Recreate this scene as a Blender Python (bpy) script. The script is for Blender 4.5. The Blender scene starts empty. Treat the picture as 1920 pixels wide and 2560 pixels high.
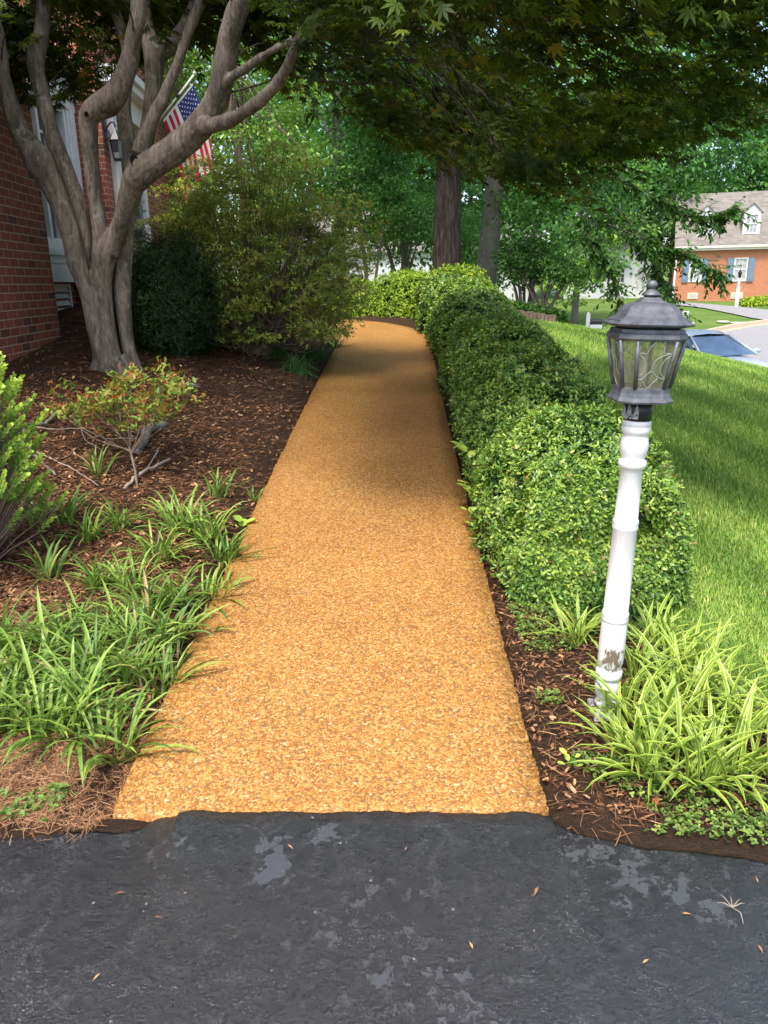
import bpy, bmesh, math, random
import numpy as np
from mathutils import Vector, Matrix
random.seed(7); rng = np.random.default_rng(11)
scene = bpy.context.scene
COL = scene.collection

# ------------------------------------------------------------------ camera
F = 1920.; H = 1.6
PITCH = math.radians(16.65); ROLL = math.radians(1.0)
fw = np.array([0, math.cos(PITCH), -math.sin(PITCH)])
up0 = np.array([0, math.sin(PITCH), math.cos(PITCH)]); rt0 = np.array([1., 0, 0])
rt = rt0*math.cos(ROLL)-up0*math.sin(ROLL); up = up0*math.cos(ROLL)+rt0*math.sin(ROLL)
cd = bpy.data.cameras.new('camera'); cam = bpy.data.objects.new('camera', cd); COL.objects.link(cam)
cd.sensor_fit = 'VERTICAL'; cd.sensor_height = 24.0; cd.lens = 18.0
cd.clip_start = 0.05; cd.clip_end = 1000
M = Matrix((( rt[0], up[0], -fw[0], 0), (rt[1], up[1], -fw[1], 0), (rt[2], up[2], -fw[2], H), (0, 0, 0, 1)))
cam.matrix_world = M
scene.camera = cam

# ------------------------------------------------------------------ sky, sun, exposure
SUN_TO = np.array([-0.14, -0.46, 0.87]); SUN_TO /= np.linalg.norm(SUN_TO)
w = bpy.data.worlds.new("World"); scene.world = w; w.use_nodes = True
nt = w.node_tree; bgn = nt.nodes['Background']
sky = nt.nodes.new('ShaderNodeTexSky'); sky.sky_type = 'NISHITA'; sky.sun_disc = False
sky.sun_elevation = math.asin(SUN_TO[2]); sky.sun_rotation = math.atan2(SUN_TO[0], SUN_TO[1])
sky.dust_density = 3.0; sky.air_density = 1.0
nt.links.new(sky.outputs[0], bgn.inputs[0]); bgn.inputs[1].default_value = 0.15
sd = bpy.data.lights.new('sun', 'SUN'); so = bpy.data.objects.new('sun', sd); COL.objects.link(so)
sd.energy = 1.5; sd.angle = math.radians(10); sd.color = (1.0, 0.95, 0.86)
so.rotation_euler = Vector(SUN_TO).to_track_quat('Z', 'Y').to_euler()
scene.view_settings.view_transform = 'Standard'; scene.view_settings.look = 'None'
scene.view_settings.exposure = 1.5; scene.view_settings.gamma = 1.0
scene.render.engine = 'CYCLES'
scene.cycles.max_bounces = 8; scene.cycles.transparent_max_bounces = 8

# ------------------------------------------------------------------ terrain function
def smin(a, b, k):
    h = np.clip(.5+.5*(b-a)/k, 0, 1); return b*(1-h)+a*h-k*h*(1-h)
def smax(a, b, k): return -smin(-a, -b, k)
def sstep(a, b, x):
    t = np.clip((x-a)/(b-a), 0, 1); return t*t*(3-2*t)
Y0 = 2.0
def g(x, y):
    x = np.asarray(x, float); y = np.asarray(y, float)
    t = np.clip(y-Y0, 0, None); A = .078*smin(t, np.full_like(t, 14.), 2.0)
    A = np.where(t < .02, 0, A)
    bed = .2*np.clip(-x-.75, 0, 3.2)*sstep(2.2, 6, y)
    s = .955*x+.297*y-7.2
    fall = .26*(np.sqrt(s*s+.7)+s)/2*sstep(2, 4, y)
    fall = fall+.035*np.clip(s-2, 0, None)**2
    near = A+bed-fall
    far = np.minimum(-1.4+.043*(y-20), 3.5)
    return smax(near, far, .25)
def gz(x, y): return float(g(x, y))
def ray(px, py): return fw+rt*((px-960)/F)+up*((1280-py)/F)
def P(px, py, Y):
    d = ray(px, py); return np.array([0, 0, H])+d*(Y/d[1])
def zcam(p): return float((np.asarray(p, float)-np.array([0, 0, H]))@fw)
def G(px, py):
    d = ray(px, py); o = np.array([0, 0, H]); t = prev = 1.
    while t < 300:
        p = o+d*t
        if p[2] < g(p[0], p[1]):
            lo, hi = prev, t
            for _ in range(30):
                m = (lo+hi)/2; p = o+d*m
                if p[2] < g(p[0], p[1]): hi = m
                else: lo = m
            return o+d*hi
        prev = t; t *= 1.01
    return o+d*300

# ------------------------------------------------------------------ node helpers
def new_mat(name):
    m = bpy.data.materials.new(name); m.use_nodes = True
    n = m.node_tree.nodes; return m, n, m.node_tree.links, n['Principled BSDF'], n['Material Output']
def ramp(nodes, stops, interp='LINEAR'):
    r = nodes.new('ShaderNodeValToRGB'); e = r.color_ramp.elements; r.color_ramp.interpolation = interp
    while len(e) < len(stops): e.new(0.5)
    for el, (p, c) in zip(e, stops): el.position = p; el.color = (*c, 1)
    return r
def noise(nodes, links, vec, scale, detail=4, rough=.6, dist=0):
    n = nodes.new('ShaderNodeTexNoise'); n.inputs['Scale'].default_value = scale
    n.inputs['Detail'].default_value = detail; n.inputs['Roughness'].default_value = rough
    n.inputs['Distortion'].default_value = dist
    if vec is not None: links.new(vec, n.inputs['Vector'])
    return n
def mapping(nodes, links, scale, out='Object'):
    tc = nodes.new('ShaderNodeTexCoord'); mp = nodes.new('ShaderNodeMapping')
    mp.inputs['Scale'].default_value = scale; links.new(tc.outputs[out], mp.inputs['Vector']); return mp.outputs[0]
def mixc(nodes, links, fac, a, b, mode='MIX'):
    m = nodes.new('ShaderNodeMix'); m.data_type = 'RGBA'; m.blend_type = mode
    for sock, v in ((m.inputs[0], fac), (m.inputs[6], a), (m.inputs[7], b)):
        if isinstance(v, (int, float)): sock.default_value = v
        elif isinstance(v, tuple): sock.default_value = (*v, 1)
        else: links.new(v, sock)
    return m.outputs[2]
def math_n(nodes, links, op, a, b=None, clamp=False):
    m = nodes.new('ShaderNodeMath'); m.operation = op; m.use_clamp = clamp
    for i, v in enumerate((a, b)):
        if v is None: continue
        if isinstance(v, (int, float)): m.inputs[i].default_value = v
        else: links.new(v, m.inputs[i])
    return m.outputs[0]
def bump(nodes, links, h, strength, dist, bs, prev=None):
    b = nodes.new('ShaderNodeBump'); b.inputs['Strength'].default_value = strength; b.inputs['Distance'].default_value = dist
    links.new(h, b.inputs['Height'])
    if prev is not None: links.new(prev, b.inputs['Normal'])
    if bs is not None: links.new(b.outputs[0], bs.inputs['Normal'])
    return b.outputs[0]

def leaf_mat(name, stops, trans=.3, rough=.5, spec=.35, tcol=(1.15, 1.2, .6)):
    m, n, l, bs, out = new_mat(name)
    at = n.new('ShaderNodeAttribute'); at.attribute_name = 'rnd'
    r = ramp(n, stops); l.new(at.outputs['Fac'], r.inputs[0])
    l.new(r.outputs[0], bs.inputs['Base Color']); bs.inputs['Roughness'].default_value = rough
    bs.inputs['Specular IOR Level'].default_value = spec
    tr = n.new('ShaderNodeBsdfTranslucent'); l.new(mixc(n, l, 1.0, r.outputs[0], tcol, 'MULTIPLY'), tr.inputs[0])
    mx = n.new('ShaderNodeMixShader'); mx.inputs[0].default_value = trans
    l.new(bs.outputs[0], mx.inputs[1]); l.new(tr.outputs[0], mx.inputs[2]); l.new(mx.outputs[0], out.inputs[0])
    return m
def plain(name, col, rough=.5, metal=0, var=.08, scale=30, bmp=0, spec=.5):
    m, n, l, bs, out = new_mat(name)
    v = mapping(n, l, (1, 1, 1)); nn = noise(n, l, v, scale, 5)
    a = tuple(max(0, c*(1-var*2)) for c in col); b = tuple(min(1, c*(1+var)) for c in col)
    r = ramp(n, [(.3, a), (.65, b)]); l.new(nn.outputs[0], r.inputs[0]); l.new(r.outputs[0], bs.inputs['Base Color'])
    bs.inputs['Roughness'].default_value = rough; bs.inputs['Metallic'].default_value = metal
    bs.inputs['Specular IOR Level'].default_value = spec
    if bmp: bump(n, l, nn.outputs[0], .5, bmp, bs)
    return m
def glass_mat(name, col, rough=.05, alpha=.35):
    m, n, l, bs, out = new_mat(name)
    bs.inputs['Base Color'].default_value = (*col, 1); bs.inputs['Roughness'].default_value = rough
    tr = n.new('ShaderNodeBsdfTransparent'); mx = n.new('ShaderNodeMixShader'); mx.inputs[0].default_value = alpha
    l.new(tr.outputs[0], mx.inputs[1]); l.new(bs.outputs[0], mx.inputs[2]); l.new(mx.outputs[0], out.inputs[0])
    return m

# ------------------------------------------------------------------ object helpers
def tag(o, label=None, cat=None, group=None, kind=None):
    if label: o['label'] = label
    if cat: o['category'] = cat
    if group: o['group'] = group
    if kind: o['kind'] = kind
    return o
def thing(name, label, cat, loc=(0, 0, 0), rotz=0, group=None):
    o = bpy.data.objects.new(name, None); COL.objects.link(o); o.empty_display_size = .1
    o.location = tuple(float(c) for c in loc); o.rotation_euler = (0, 0, rotz)
    return tag(o, label, cat, group)
def link(name, me, mat=None, parent=None):
    o = bpy.data.objects.new(name, me); COL.objects.link(o)
    if mat is not None:
        for mm in (mat if isinstance(mat, (list, tuple)) else [mat]): me.materials.append(mm)
    if parent is not None: o.parent = parent
    return o
def arr_mesh(name, verts, loops, totals, rnd=None, smooth=False, matidx=None):
    me = bpy.data.meshes.new(name); verts = np.asarray(verts, np.float32)
    me.vertices.add(len(verts)); me.vertices.foreach_set('co', verts.ravel())
    loops = np.asarray(loops, np.int32); totals = np.asarray(totals, np.int32)
    me.loops.add(len(loops)); me.loops.foreach_set('vertex_index', loops)
    me.polygons.add(len(totals)); st = np.zeros(len(totals), np.int32); st[1:] = np.cumsum(totals)[:-1]
    me.polygons.foreach_set('loop_start', st); me.polygons.foreach_set('loop_total', totals)
    if matidx is not None: me.polygons.foreach_set('material_index', np.asarray(matidx, np.int32))
    me.update(calc_edges=True)
    if smooth: me.polygons.foreach_set('use_smooth', np.ones(len(totals), bool))
    if rnd is not None:
        a = me.attributes.new('rnd', 'FLOAT', 'POINT'); a.data.foreach_set('value', np.asarray(rnd, np.float32))
    return me

class MB:
    """collects simple shapes into one mesh"""
    def __init__(s): s.v = []; s.f = []; s.mi = []; s.sm = []
    def add(s, vs, fs, mi=0, smooth=False):
        o = len(s.v); s.v += [tuple(map(float, q)) for q in vs]; s.f += [[i+o for i in f] for f in fs]
        s.mi += [mi]*len(fs); s.sm += [smooth]*len(fs); return s
    def box(s, a, b, mi=0):
        (x0, y0, z0), (x1, y1, z1) = a, b
        vs = [(x0, y0, z0), (x1, y0, z0), (x1, y1, z0), (x0, y1, z0), (x0, y0, z1), (x1, y0, z1), (x1, y1, z1), (x0, y1, z1)]
        return s.add(vs, [(0, 3, 2, 1), (4, 5, 6, 7), (0, 1, 5, 4), (1, 2, 6, 5), (2, 3, 7, 6), (3, 0, 4, 7)], mi)
    def tube(s, pts, rad, n=8, mi=0, caps=True):
        pts = [np.asarray(p, float) for p in pts]
        if isinstance(rad, (int, float)): rad = [rad]*len(pts)
        vs = []; fs = []; ref = None
        for i, p in enumerate(pts):
            t = pts[min(i+1, len(pts)-1)]-pts[max(i-1, 0)]; t = t/(np.linalg.norm(t)+1e-9)
            if ref is None: ref = np.cross(t, (0, 0, 1)) if abs(t[2]) < .9 else np.cross(t, (1, 0, 0))
            u = ref-t*(ref@t); u /= np.linalg.norm(u)+1e-9; ref = u; v = np.cross(t, u)
            for k in range(n):
                a = 2*math.pi*k/n; vs.append(p+rad[i]*(math.cos(a)*u+math.sin(a)*v))
        for i in range(len(pts)-1):
            for k in range(n):
                fs.append((i*n+k, i*n+(k+1) % n, (i+1)*n+(k+1) % n, (i+1)*n+k))
        if caps: fs.append(tuple(range(n))[::-1]); fs.append(tuple((len(pts)-1)*n+k for k in range(n)))
        return s.add(vs, fs, mi, True)
    def lathe(s, prof, n=24, mi=0, smooth=True, c=(0, 0), ring=None, caps=True):
        vs = []; fs = []
        for r, z in prof:
            for k in range(n):
                if ring is None: a = 2*math.pi*k/n; q = (math.cos(a), math.sin(a))
                else: q = ring[k]
                vs.append((c[0]+r*q[0], c[1]+r*q[1], z))
        for i in range(len(prof)-1):
            for k in range(n): fs.append((i*n+k, i*n+(k+1) % n, (i+1)*n+(k+1) % n, (i+1)*n+k))
        if caps: fs.append(tuple(range(n))[::-1]); fs.append(tuple((len(prof)-1)*n+k for k in range(n)))
        return s.add(vs, fs, mi, smooth)
    def build(s, name, mat=None, parent=None, flip=False):
        me = bpy.data.meshes.new(name); me.from_pydata(s.v, [], s.f)
        me.polygons.foreach_set('material_index', s.mi); me.polygons.foreach_set('use_smooth', s.sm)
        bm = bmesh.new(); bm.from_mesh(me); bmesh.ops.recalc_face_normals(bm, faces=bm.faces[:]); bm.to_mesh(me); bm.free()
        me.update()
        return link(name, me, mat, parent)

def unit(a): return a/(np.linalg.norm(a, axis=-1, keepdims=True)+1e-9)
# leaf templates: (u along axis, v across, w along normal)
OVAL = (np.array([(0, 0, 0), (.28, .2, .05), (.72, .19, .04), (1, 0, -.05), (.72, -.19, .04), (.28, -.2, .05)]), [(0, 1, 2, 3), (0, 3, 4, 5)])
ROUND = (np.array([(0, 0, 0), (.25, .3, .08), (.75, .3, .07), (1, 0, 0), (.75, -.3, .07), (.25, -.3, .08)]), [(0, 1, 2, 3), (0, 3, 4, 5)])
NARROW = (np.array([(0, 0, 0), (.45, .12, .03), (1, 0, -.12), (.45, -.12, .03)]), [(0, 1, 2), (0, 2, 3)])
DIAM = (np.array([(0, 0, 0), (.5, .32, .06), (1, 0, -.08), (.5, -.32, .06)]), [(0, 1, 2), (0, 2, 3)])
def _maple():
    vs = []; fs = []
    for a, L in ((0, 1), (38, .9), (-38, .9), (80, .68), (-80, .68), (125, .36), (-125, .36)):
        a = math.radians(a); o = len(vs); c, s = math.cos(a), math.sin(a); wd = .15
        for u, v, ww in ((0, 0, 0), (.5*L, wd*.85, .02), (L, 0, -.14*L), (.5*L, -wd*.85, .02)):
            vs.append((u*c-v*s, u*s+v*c, ww))
        fs.append((o, o+1, o+2, o+3))
    return np.array(vs), fs
MAPLE = _maple()
def leaves(name, Pp, A, N, S, R, tmpl, mat, parent=None):
    Pp = np.asarray(Pp, float); A = unit(np.asarray(A, float)); N = np.asarray(N, float)
    B = unit(np.cross(N, A)); N = np.cross(A, B); S = np.asarray(S, float)
    T, fs = tmpl; n = len(Pp); k = len(T)
    V = Pp[:, None, :]+S[:, None, None]*(T[None, :, 0, None]*A[:, None, :]+T[None, :, 1, None]*B[:, None, :]+T[None, :, 2, None]*N[:, None, :])
    fl = np.concatenate([np.array(f) for f in fs]); tot = np.array([len(f) for f in fs])
    L = (fl[None, :]+(np.arange(n)*k)[:, None]).ravel(); TT = np.tile(tot, n)
    me = arr_mesh(name, V.reshape(-1, 3), L, TT, rnd=np.repeat(np.clip(R, 0, 1), k))
    return link(name, me, mat, parent)
def rand_dirs(n): return unit(rng.normal(size=(n, 3)))
def vnoise(p, f, seed=0):
    """cheap smooth pseudo noise, -1..1"""
    p = np.asarray(p, float)*f; r = np.random.default_rng(seed); o = 0
    for k in range(5):
        d = r.normal(size=3); d /= np.linalg.norm(d); o = o+np.sin(p@d*(1+.45*k)+r.uniform(0, 6.28))*(1/(1+.3*k))
    return o/2.6
def strap_blades(n, L, W, seg=6, spread=.06, up_lo=.35, up_hi=1.35, droop=1.6, seed=0):
    """arching strap leaves round the origin -> verts, loops, totals, rnd (v across stored in second attr)"""
    r = np.random.default_rng(seed); vs = []; lp = []; rn = []; ac = []
    for i in range(n):
        az = r.uniform(0, 2*math.pi); el = r.uniform(up_lo, up_hi); ln = L*r.uniform(.55, 1.1); wd = W*r.uniform(.75, 1.2)
        rr = spread*math.sqrt(r.uniform()); a2 = r.uniform(0, 6.28)
        p = np.array([rr*math.cos(a2), rr*math.sin(a2), -.01]); h = np.array([math.cos(az), math.sin(az), 0]); sd_ = np.array([-h[1], h[0], 0])
        tw = r.normal()*.25; c = r.uniform(.02, .98); o = len(vs); dr = droop*r.uniform(.5, 1.2)
        for j in range(seg+1):
            t = j/seg; e = el-dr*t*t
            ww = wd*(.55+.9*t if t < .5 else 1.0)*(1 if t < .62 else max(.04, 1-((t-.62)/.38)**1.7))
            sdv = sd_*math.cos(tw*t)+np.array([0, 0, math.sin(tw*t)])
            nrm = np.cross(sdv, h*math.cos(e)+np.array([0, 0, math.sin(e)]))
            vs += [p-sdv*ww/2-nrm*ww*.12, p+nrm*ww*.12, p+sdv*ww/2-nrm*ww*.12]; rn += [c]*3; ac += [0, .5, 1]
            p = p+(h*math.cos(e)+np.array([0, 0, math.sin(e)]))*ln/seg
        for j in range(seg):
            b = o+j*3
            lp += [b, b+1, b+4, b+3, b+1, b+2, b+5, b+4]
    vs = np.array(vs); return vs, np.array(lp), np.full(len(lp)//4, 4), np.array(rn), np.array(ac)
def strap_mesh(name, **kw):
    v, l, t, r, a = strap_blades(**kw); me = arr_mesh(name, v, l, t, rnd=r, smooth=True)
    at = me.attributes.new('across', 'FLOAT', 'POINT'); at.data.foreach_set('value', a.astype(np.float32)); return me
def catmull(pts, n=6):
    pts = np.asarray(pts, float); q = np.vstack([2*pts[0]-pts[1], pts, 2*pts[-1]-pts[-2]]); out = []
    for i in range(1, len(q)-2):
        for j in range(n):
            t = j/n; a, b, c, d = q[i-1], q[i], q[i+1], q[i+2]
            out.append(.5*((2*b)+(c-a)*t+(2*a-5*b+4*c-d)*t*t+(3*b-a-3*c+d)*t**3))
    out.append(pts[-1]); return np.array(out)
def remeshed(mb, name, voxel, mat, parent, smooth_it=3, disp=None):
    me = bpy.data.meshes.new('tmp'); me.from_pydata(mb.v, [], mb.f); me.update()
    o = bpy.data.objects.new('tmp', me); COL.objects.link(o)
    md = o.modifiers.new('r', 'REMESH'); md.mode = 'VOXEL'; md.voxel_size = voxel
    sm = o.modifiers.new('s', 'SMOOTH'); sm.factor = .5; sm.iterations = smooth_it
    dg = bpy.context.evaluated_depsgraph_get(); me2 = bpy.data.meshes.new_from_object(o.evaluated_get(dg))
    bpy.data.objects.remove(o); me2.name = name
    if disp is not None:
        n = len(me2.vertices); co = np.empty(n*3, np.float32); me2.vertices.foreach_get('co', co); co = co.reshape(-1, 3)
        nr = np.empty(n*3, np.float32); me2.vertices.foreach_get('normal', nr); nr = nr.reshape(-1, 3)
        co = co+nr*disp(co)[:, None]; me2.vertices.foreach_set('co', co.astype(np.float32).ravel()); me2.update()
    me2.polygons.foreach_set('use_smooth', np.ones(len(me2.polygons), bool))
    return link(name, me2, mat, parent)
def grid_mesh(name, X, Y, Z, mat, kind='structure', smooth=True):
    """X, Y, Z are (rows, cols) arrays"""
    r, c = X.shape; V = np.stack([X, Y, Z], -1).reshape(-1, 3)
    i = np.arange(r-1)[:, None]*c+np.arange(c-1)[None, :]; i = i.ravel()
    L = np.stack([i, i+1, i+c+1, i+c], 1).ravel()
    o = link(name, arr_mesh(name, V, L, np.full(len(i), 4), smooth=smooth), mat)
    if kind: o['kind'] = kind
    return o
def copy_tree(o, parent=None):
    c = o.copy(); COL.objects.link(c)
    if parent is not None: c.parent = parent
    for ch in list(o.children): copy_tree(ch, c)
    return c

# ================================================================== SETTING MATERIALS
def mat_grassground():
    m, n, l, bs, out = new_mat('lawn_soil'); v = mapping(n, l, (1, 1, 1))
    a = noise(n, l, v, .35, 5); b = noise(n, l, v, 9, 5, .7); c = noise(n, l, v, 60, 3)
    f = math_n(n, l, 'ADD', math_n(n, l, 'MULTIPLY', a.outputs[0], .55), math_n(n, l, 'MULTIPLY', b.outputs[0], .45))
    r = ramp(n, [(.3, (.075, .135, .026)), (.5, (.125, .20, .045)), (.68, (.21, .25, .07))]); l.new(f, r.inputs[0])
    col = mixc(n, l, math_n(n, l, 'MULTIPLY', c.outputs[0], .5), r.outputs[0], (.06, .11, .015), 'MIX')
    l.new(col, bs.inputs['Base Color']); bs.inputs['Roughness'].default_value = .9
    bs.inputs['Specular IOR Level'].default_value = .1
    bump(n, l, c.outputs[0], .6, .03, bs); return m
def mat_mulch():
    m, n, l, bs, out = new_mat('mulch'); v = mapping(n, l, (1, 1, 1))
    vs_ = mapping(n, l, (1, 3.5, 1))
    a = noise(n, l, vs_, 45, 6, .75, 1.5); b = noise(n, l, v, 2.2, 4); c = noise(n, l, v, 130, 4, .7)
    r = ramp(n, [(.32, (.024, .013, .008)), (.5, (.07, .039, .022)), (.62, (.14, .078, .04)), (.78, (.26, .155, .085))])
    l.new(a.outputs[0], r.inputs[0])
    col = mixc(n, l, math_n(n, l, 'MULTIPLY', b.outputs[0], .7), r.outputs[0], (.075, .048, .03))
    l.new(col, bs.inputs['Base Color']); bs.inputs['Roughness'].default_value = .95; bs.inputs['Specular IOR Level'].default_value = .15
    h = math_n(n, l, 'ADD', a.outputs[0], math_n(n, l, 'MULTIPLY', c.outputs[0], .5))
    bump(n, l, h, 1, .03, bs); return m
def mat_pebble():
    m, n, l, bs, out = new_mat('pebble_aggregate'); v0 = mapping(n, l, (1, 1, 1))
    wn = noise(n, l, v0, 30, 2); wv = n.new('ShaderNodeVectorMath'); wv.operation = 'MULTIPLY_ADD'
    l.new(wn.outputs['Color'], wv.inputs[0]); wv.inputs[1].default_value = (.012, .012, .012); l.new(v0, wv.inputs[2]); v = wv.outputs[0]
    def vor(scale, feat):
        q = n.new('ShaderNodeTexVoronoi'); q.feature = feat; q.inputs['Scale'].default_value = scale; q.inputs['Randomness'].default_value = 1
        l.new(v, q.inputs['Vector']); return q
    c1 = vor(98, 'F1'); e1 = vor(98, 'DISTANCE_TO_EDGE'); c2 = vor(165, 'F1'); e2 = vor(165, 'DISTANCE_TO_EDGE')
    stones = [(0, (0.250, 0.087, 0.018)), (.15, (0.400, 0.175, 0.035)), (.3, (0.520, 0.248, 0.057)), (.42, (0.570, 0.304, 0.088)), (.54, (0.420, 0.166, 0.031)),
              (.64, (0.580, 0.340, 0.114)), (.74, (0.330, 0.110, 0.019)), (.80, (0.560, 0.294, 0.079)), (.86, (0.170, 0.092, 0.048)), (.955, (0.600, 0.405, 0.220)), (1, (0.160, 0.120, 0.097))]
    def cellcol(c):
        sp = n.new('ShaderNodeSeparateColor'); l.new(c.outputs['Color'], sp.inputs[0]); r = ramp(n, stones, 'CONSTANT'); l.new(sp.outputs[0], r.inputs[0]); return r.outputs[0], sp.outputs[1]
    a, ra = cellcol(c1); b, rb = cellcol(c2)
    sel = math_n(n, l, 'GREATER_THAN', ra, .5)
    col = mixc(n, l, sel, b, a)
    h1 = math_n(n, l, 'MULTIPLY', e1.outputs['Distance'], 4.0, True); h2 = math_n(n, l, 'MULTIPLY', e2.outputs['Distance'], 5.0, True)
    h = n.new('ShaderNodeMix'); l.new(sel, h.inputs[0]); l.new(h2, h.inputs[2]); l.new(h1, h.inputs[3]); hh = h.outputs[0]
    rg = ramp(n, [(0, (0, 0, 0)), (.2, (1, 1, 1))]); l.new(hh, rg.inputs[0])
    fine = noise(n, l, v0, 300, 2); col = mixc(n, l, math_n(n, l, 'MULTIPLY', fine.outputs[0], .35), col, (.50, .28, .085))
    col = mixc(n, l, rg.outputs[0], (.25, .125, .033), col)
    big = noise(n, l, v0, 1.3, 4); br = ramp(n, [(.35, (.86, .84, .8)), (.65, (1, 1, 1))]); l.new(big.outputs[0], br.inputs[0])
    col = mixc(n, l, 1.0, col, br.outputs[0], 'MULTIPLY')
    l.new(col, bs.inputs['Base Color']); bs.inputs['Roughness'].default_value = .55; bs.inputs['Specular IOR Level'].default_value = .3
    bump(n, l, math_n(n, l, 'POWER', hh, .5), .55, .0045, bs); return m
def mat_asphalt():
    m, n, l, bs, out = new_mat('sealed_asphalt'); v = mapping(n, l, (1, 1, 1))
    big = noise(n, l, v, 1.1, 3, .5); mid = noise(n, l, v, 22, 7, .75, .3); fine = noise(n, l, v, 175, 4, .7, .2); vf = noise(n, l, v, 420, 2)
    vo = n.new('ShaderNodeTexVoronoi'); vo.feature = 'SMOOTH_F1'; vo.inputs['Scale'].default_value = 100; l.new(v, vo.inputs['Vector'])
    # worn grey patches with ragged outlines
    pm = math_n(n, l, 'ADD', math_n(n, l, 'MULTIPLY', big.outputs[0], .9), math_n(n, l, 'MULTIPLY', mid.outputs[0], .55))
    pr = ramp(n, [(.885, (0, 0, 0)), (.91, (1, 1, 1))]); l.new(pm, pr.inputs[0])
    dk = ramp(n, [(.56, (1, 1, 1)), (.60, (0, 0, 0))]); mid2 = noise(n, l, v, 24, 6, .75, 1.0); l.new(mid2.outputs[0], dk.inputs[0])
    base = mixc(n, l, math_n(n, l, 'MULTIPLY', dk.outputs[0], .8), (.002, .002, .0025), (.009, .009, .010))
    dust_glint = ramp(n, [(.50, (0, 0, 0)), (.68, (1, 1, 1))]); sc = noise(n, l, v, 6, 8, .8, 2.5); l.new(sc.outputs[0], dust_glint.inputs[0])
    fk = ramp(n, [(.56, (0, 0, 0)), (.63, (1, 1, 1))]); l.new(fine.outputs[0], fk.inputs[0])
    base = mixc(n, l, math_n(n, l, 'MULTIPLY', math_n(n, l, 'MULTIPLY', dust_glint.outputs[0], fk.outputs[0]), .6), base, (.20, .20, .20))  # pale flecks along the dust streaks, glints of bright sky put into the colour
    base = mixc(n, l, math_n(n, l, 'MULTIPLY', dust_glint.outputs[0], .16), base, (.07, .07, .074))
    wv = n.new('ShaderNodeVectorMath'); wv.operation = 'MULTIPLY_ADD'; wn = noise(n, l, v, 5, 6, .7); l.new(wn.outputs['Color'], wv.inputs[0]); wv.inputs[1].default_value = (.35, .35, .35); l.new(v, wv.inputs[2])
    ck = n.new('ShaderNodeTexVoronoi'); ck.feature = 'DISTANCE_TO_EDGE'; ck.inputs['Scale'].default_value = 1.05; l.new(wv.outputs[0], ck.inputs['Vector'])
    cm = ramp(n, [(.0, (1, 1, 1)), (.014, (0, 0, 0))]); l.new(ck.outputs[0], cm.inputs[0])
    base = mixc(n, l, math_n(n, l, 'MULTIPLY', math_n(n, l, 'MULTIPLY', cm.outputs[0], fk.outputs[0]), .7), base, (.22, .22, .215))
    acc = None
    for (cx, cy, cr) in ((-.62, 1.86, .09), (-.36, 1.88, .10), (-.33, 1.78, .08), (-.2, 1.93, .06), (.56, 1.85, .12), (.66, 1.76, .11), (.78, 1.68, .09), (.86, 1.60, .10), (.95, 1.48, .08), (.62, 1.62, .05)):
        dd = n.new('ShaderNodeVectorMath'); dd.operation = 'DISTANCE'; l.new(v, dd.inputs[0]); dd.inputs[1].default_value = (cx, cy, .01)
        q = math_n(n, l, 'SUBTRACT', 1.0, math_n(n, l, 'DIVIDE', dd.outputs['Value'], cr), True); acc = q if acc is None else math_n(n, l, 'MAXIMUM', acc, q)
    pm = math_n(n, l, 'ADD', math_n(n, l, 'ADD', pm, math_n(n, l, 'MULTIPLY', math_n(n, l, 'SUBTRACT', mid.outputs[0], .5), .75)), math_n(n, l, 'MULTIPLY', math_n(n, l, 'POWER', acc, .5), .24)); l.new(pm, pr.inputs[0])
    col = mixc(n, l, math_n(n, l, 'MULTIPLY', pr.outputs[0], .85), base, (.062, .065, .07))
    # pale grains
    gv = n.new('ShaderNodeTexVoronoi'); gv.inputs['Scale'].default_value = 55; l.new(v, gv.inputs['Vector'])
    gs = n.new('ShaderNodeSeparateColor'); l.new(gv.outputs['Color'], gs.inputs[0])
    gm = math_n(n, l, 'MULTIPLY', math_n(n, l, 'LESS_THAN', gv.outputs['Distance'], .22), math_n(n, l, 'GREATER_THAN', gs.outputs[0], .99))
    col = mixc(n, l, gm, col, (.22, .21, .19))
    l.new(col, bs.inputs['Base Color'])
    rr = ramp(n, [(.35, (.16,)*3), (.65, (.34,)*3)]); l.new(mid.outputs[0], rr.inputs[0]); l.new(rr.outputs[0], bs.inputs['Roughness'])
    bs.inputs['Specular IOR Level'].default_value = .6; bs.inputs['Coat Weight'].default_value = .7; bs.inputs['Coat Roughness'].default_value = .1
    h = math_n(n, l, 'ADD', math_n(n, l, 'MULTIPLY', vo.outputs['Distance'], .4), math_n(n, l, 'ADD', math_n(n, l, 'MULTIPLY', fine.outputs[0], .9), math_n(n, l, 'MULTIPLY', vf.outputs[0], .25)))
    inv = math_n(n, l, 'SUBTRACT', 1.0, math_n(n, l, 'MULTIPLY', pr.outputs[0], .75))
    h = math_n(n, l, 'MULTIPLY', h, inv)
    b1 = bump(n, l, h, .6, .007, None); b2_ = bump(n, l, mid.outputs[0], .3, .02, bs, b1); l.new(b2_, bs.inputs['Coat Normal']); return m
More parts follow.
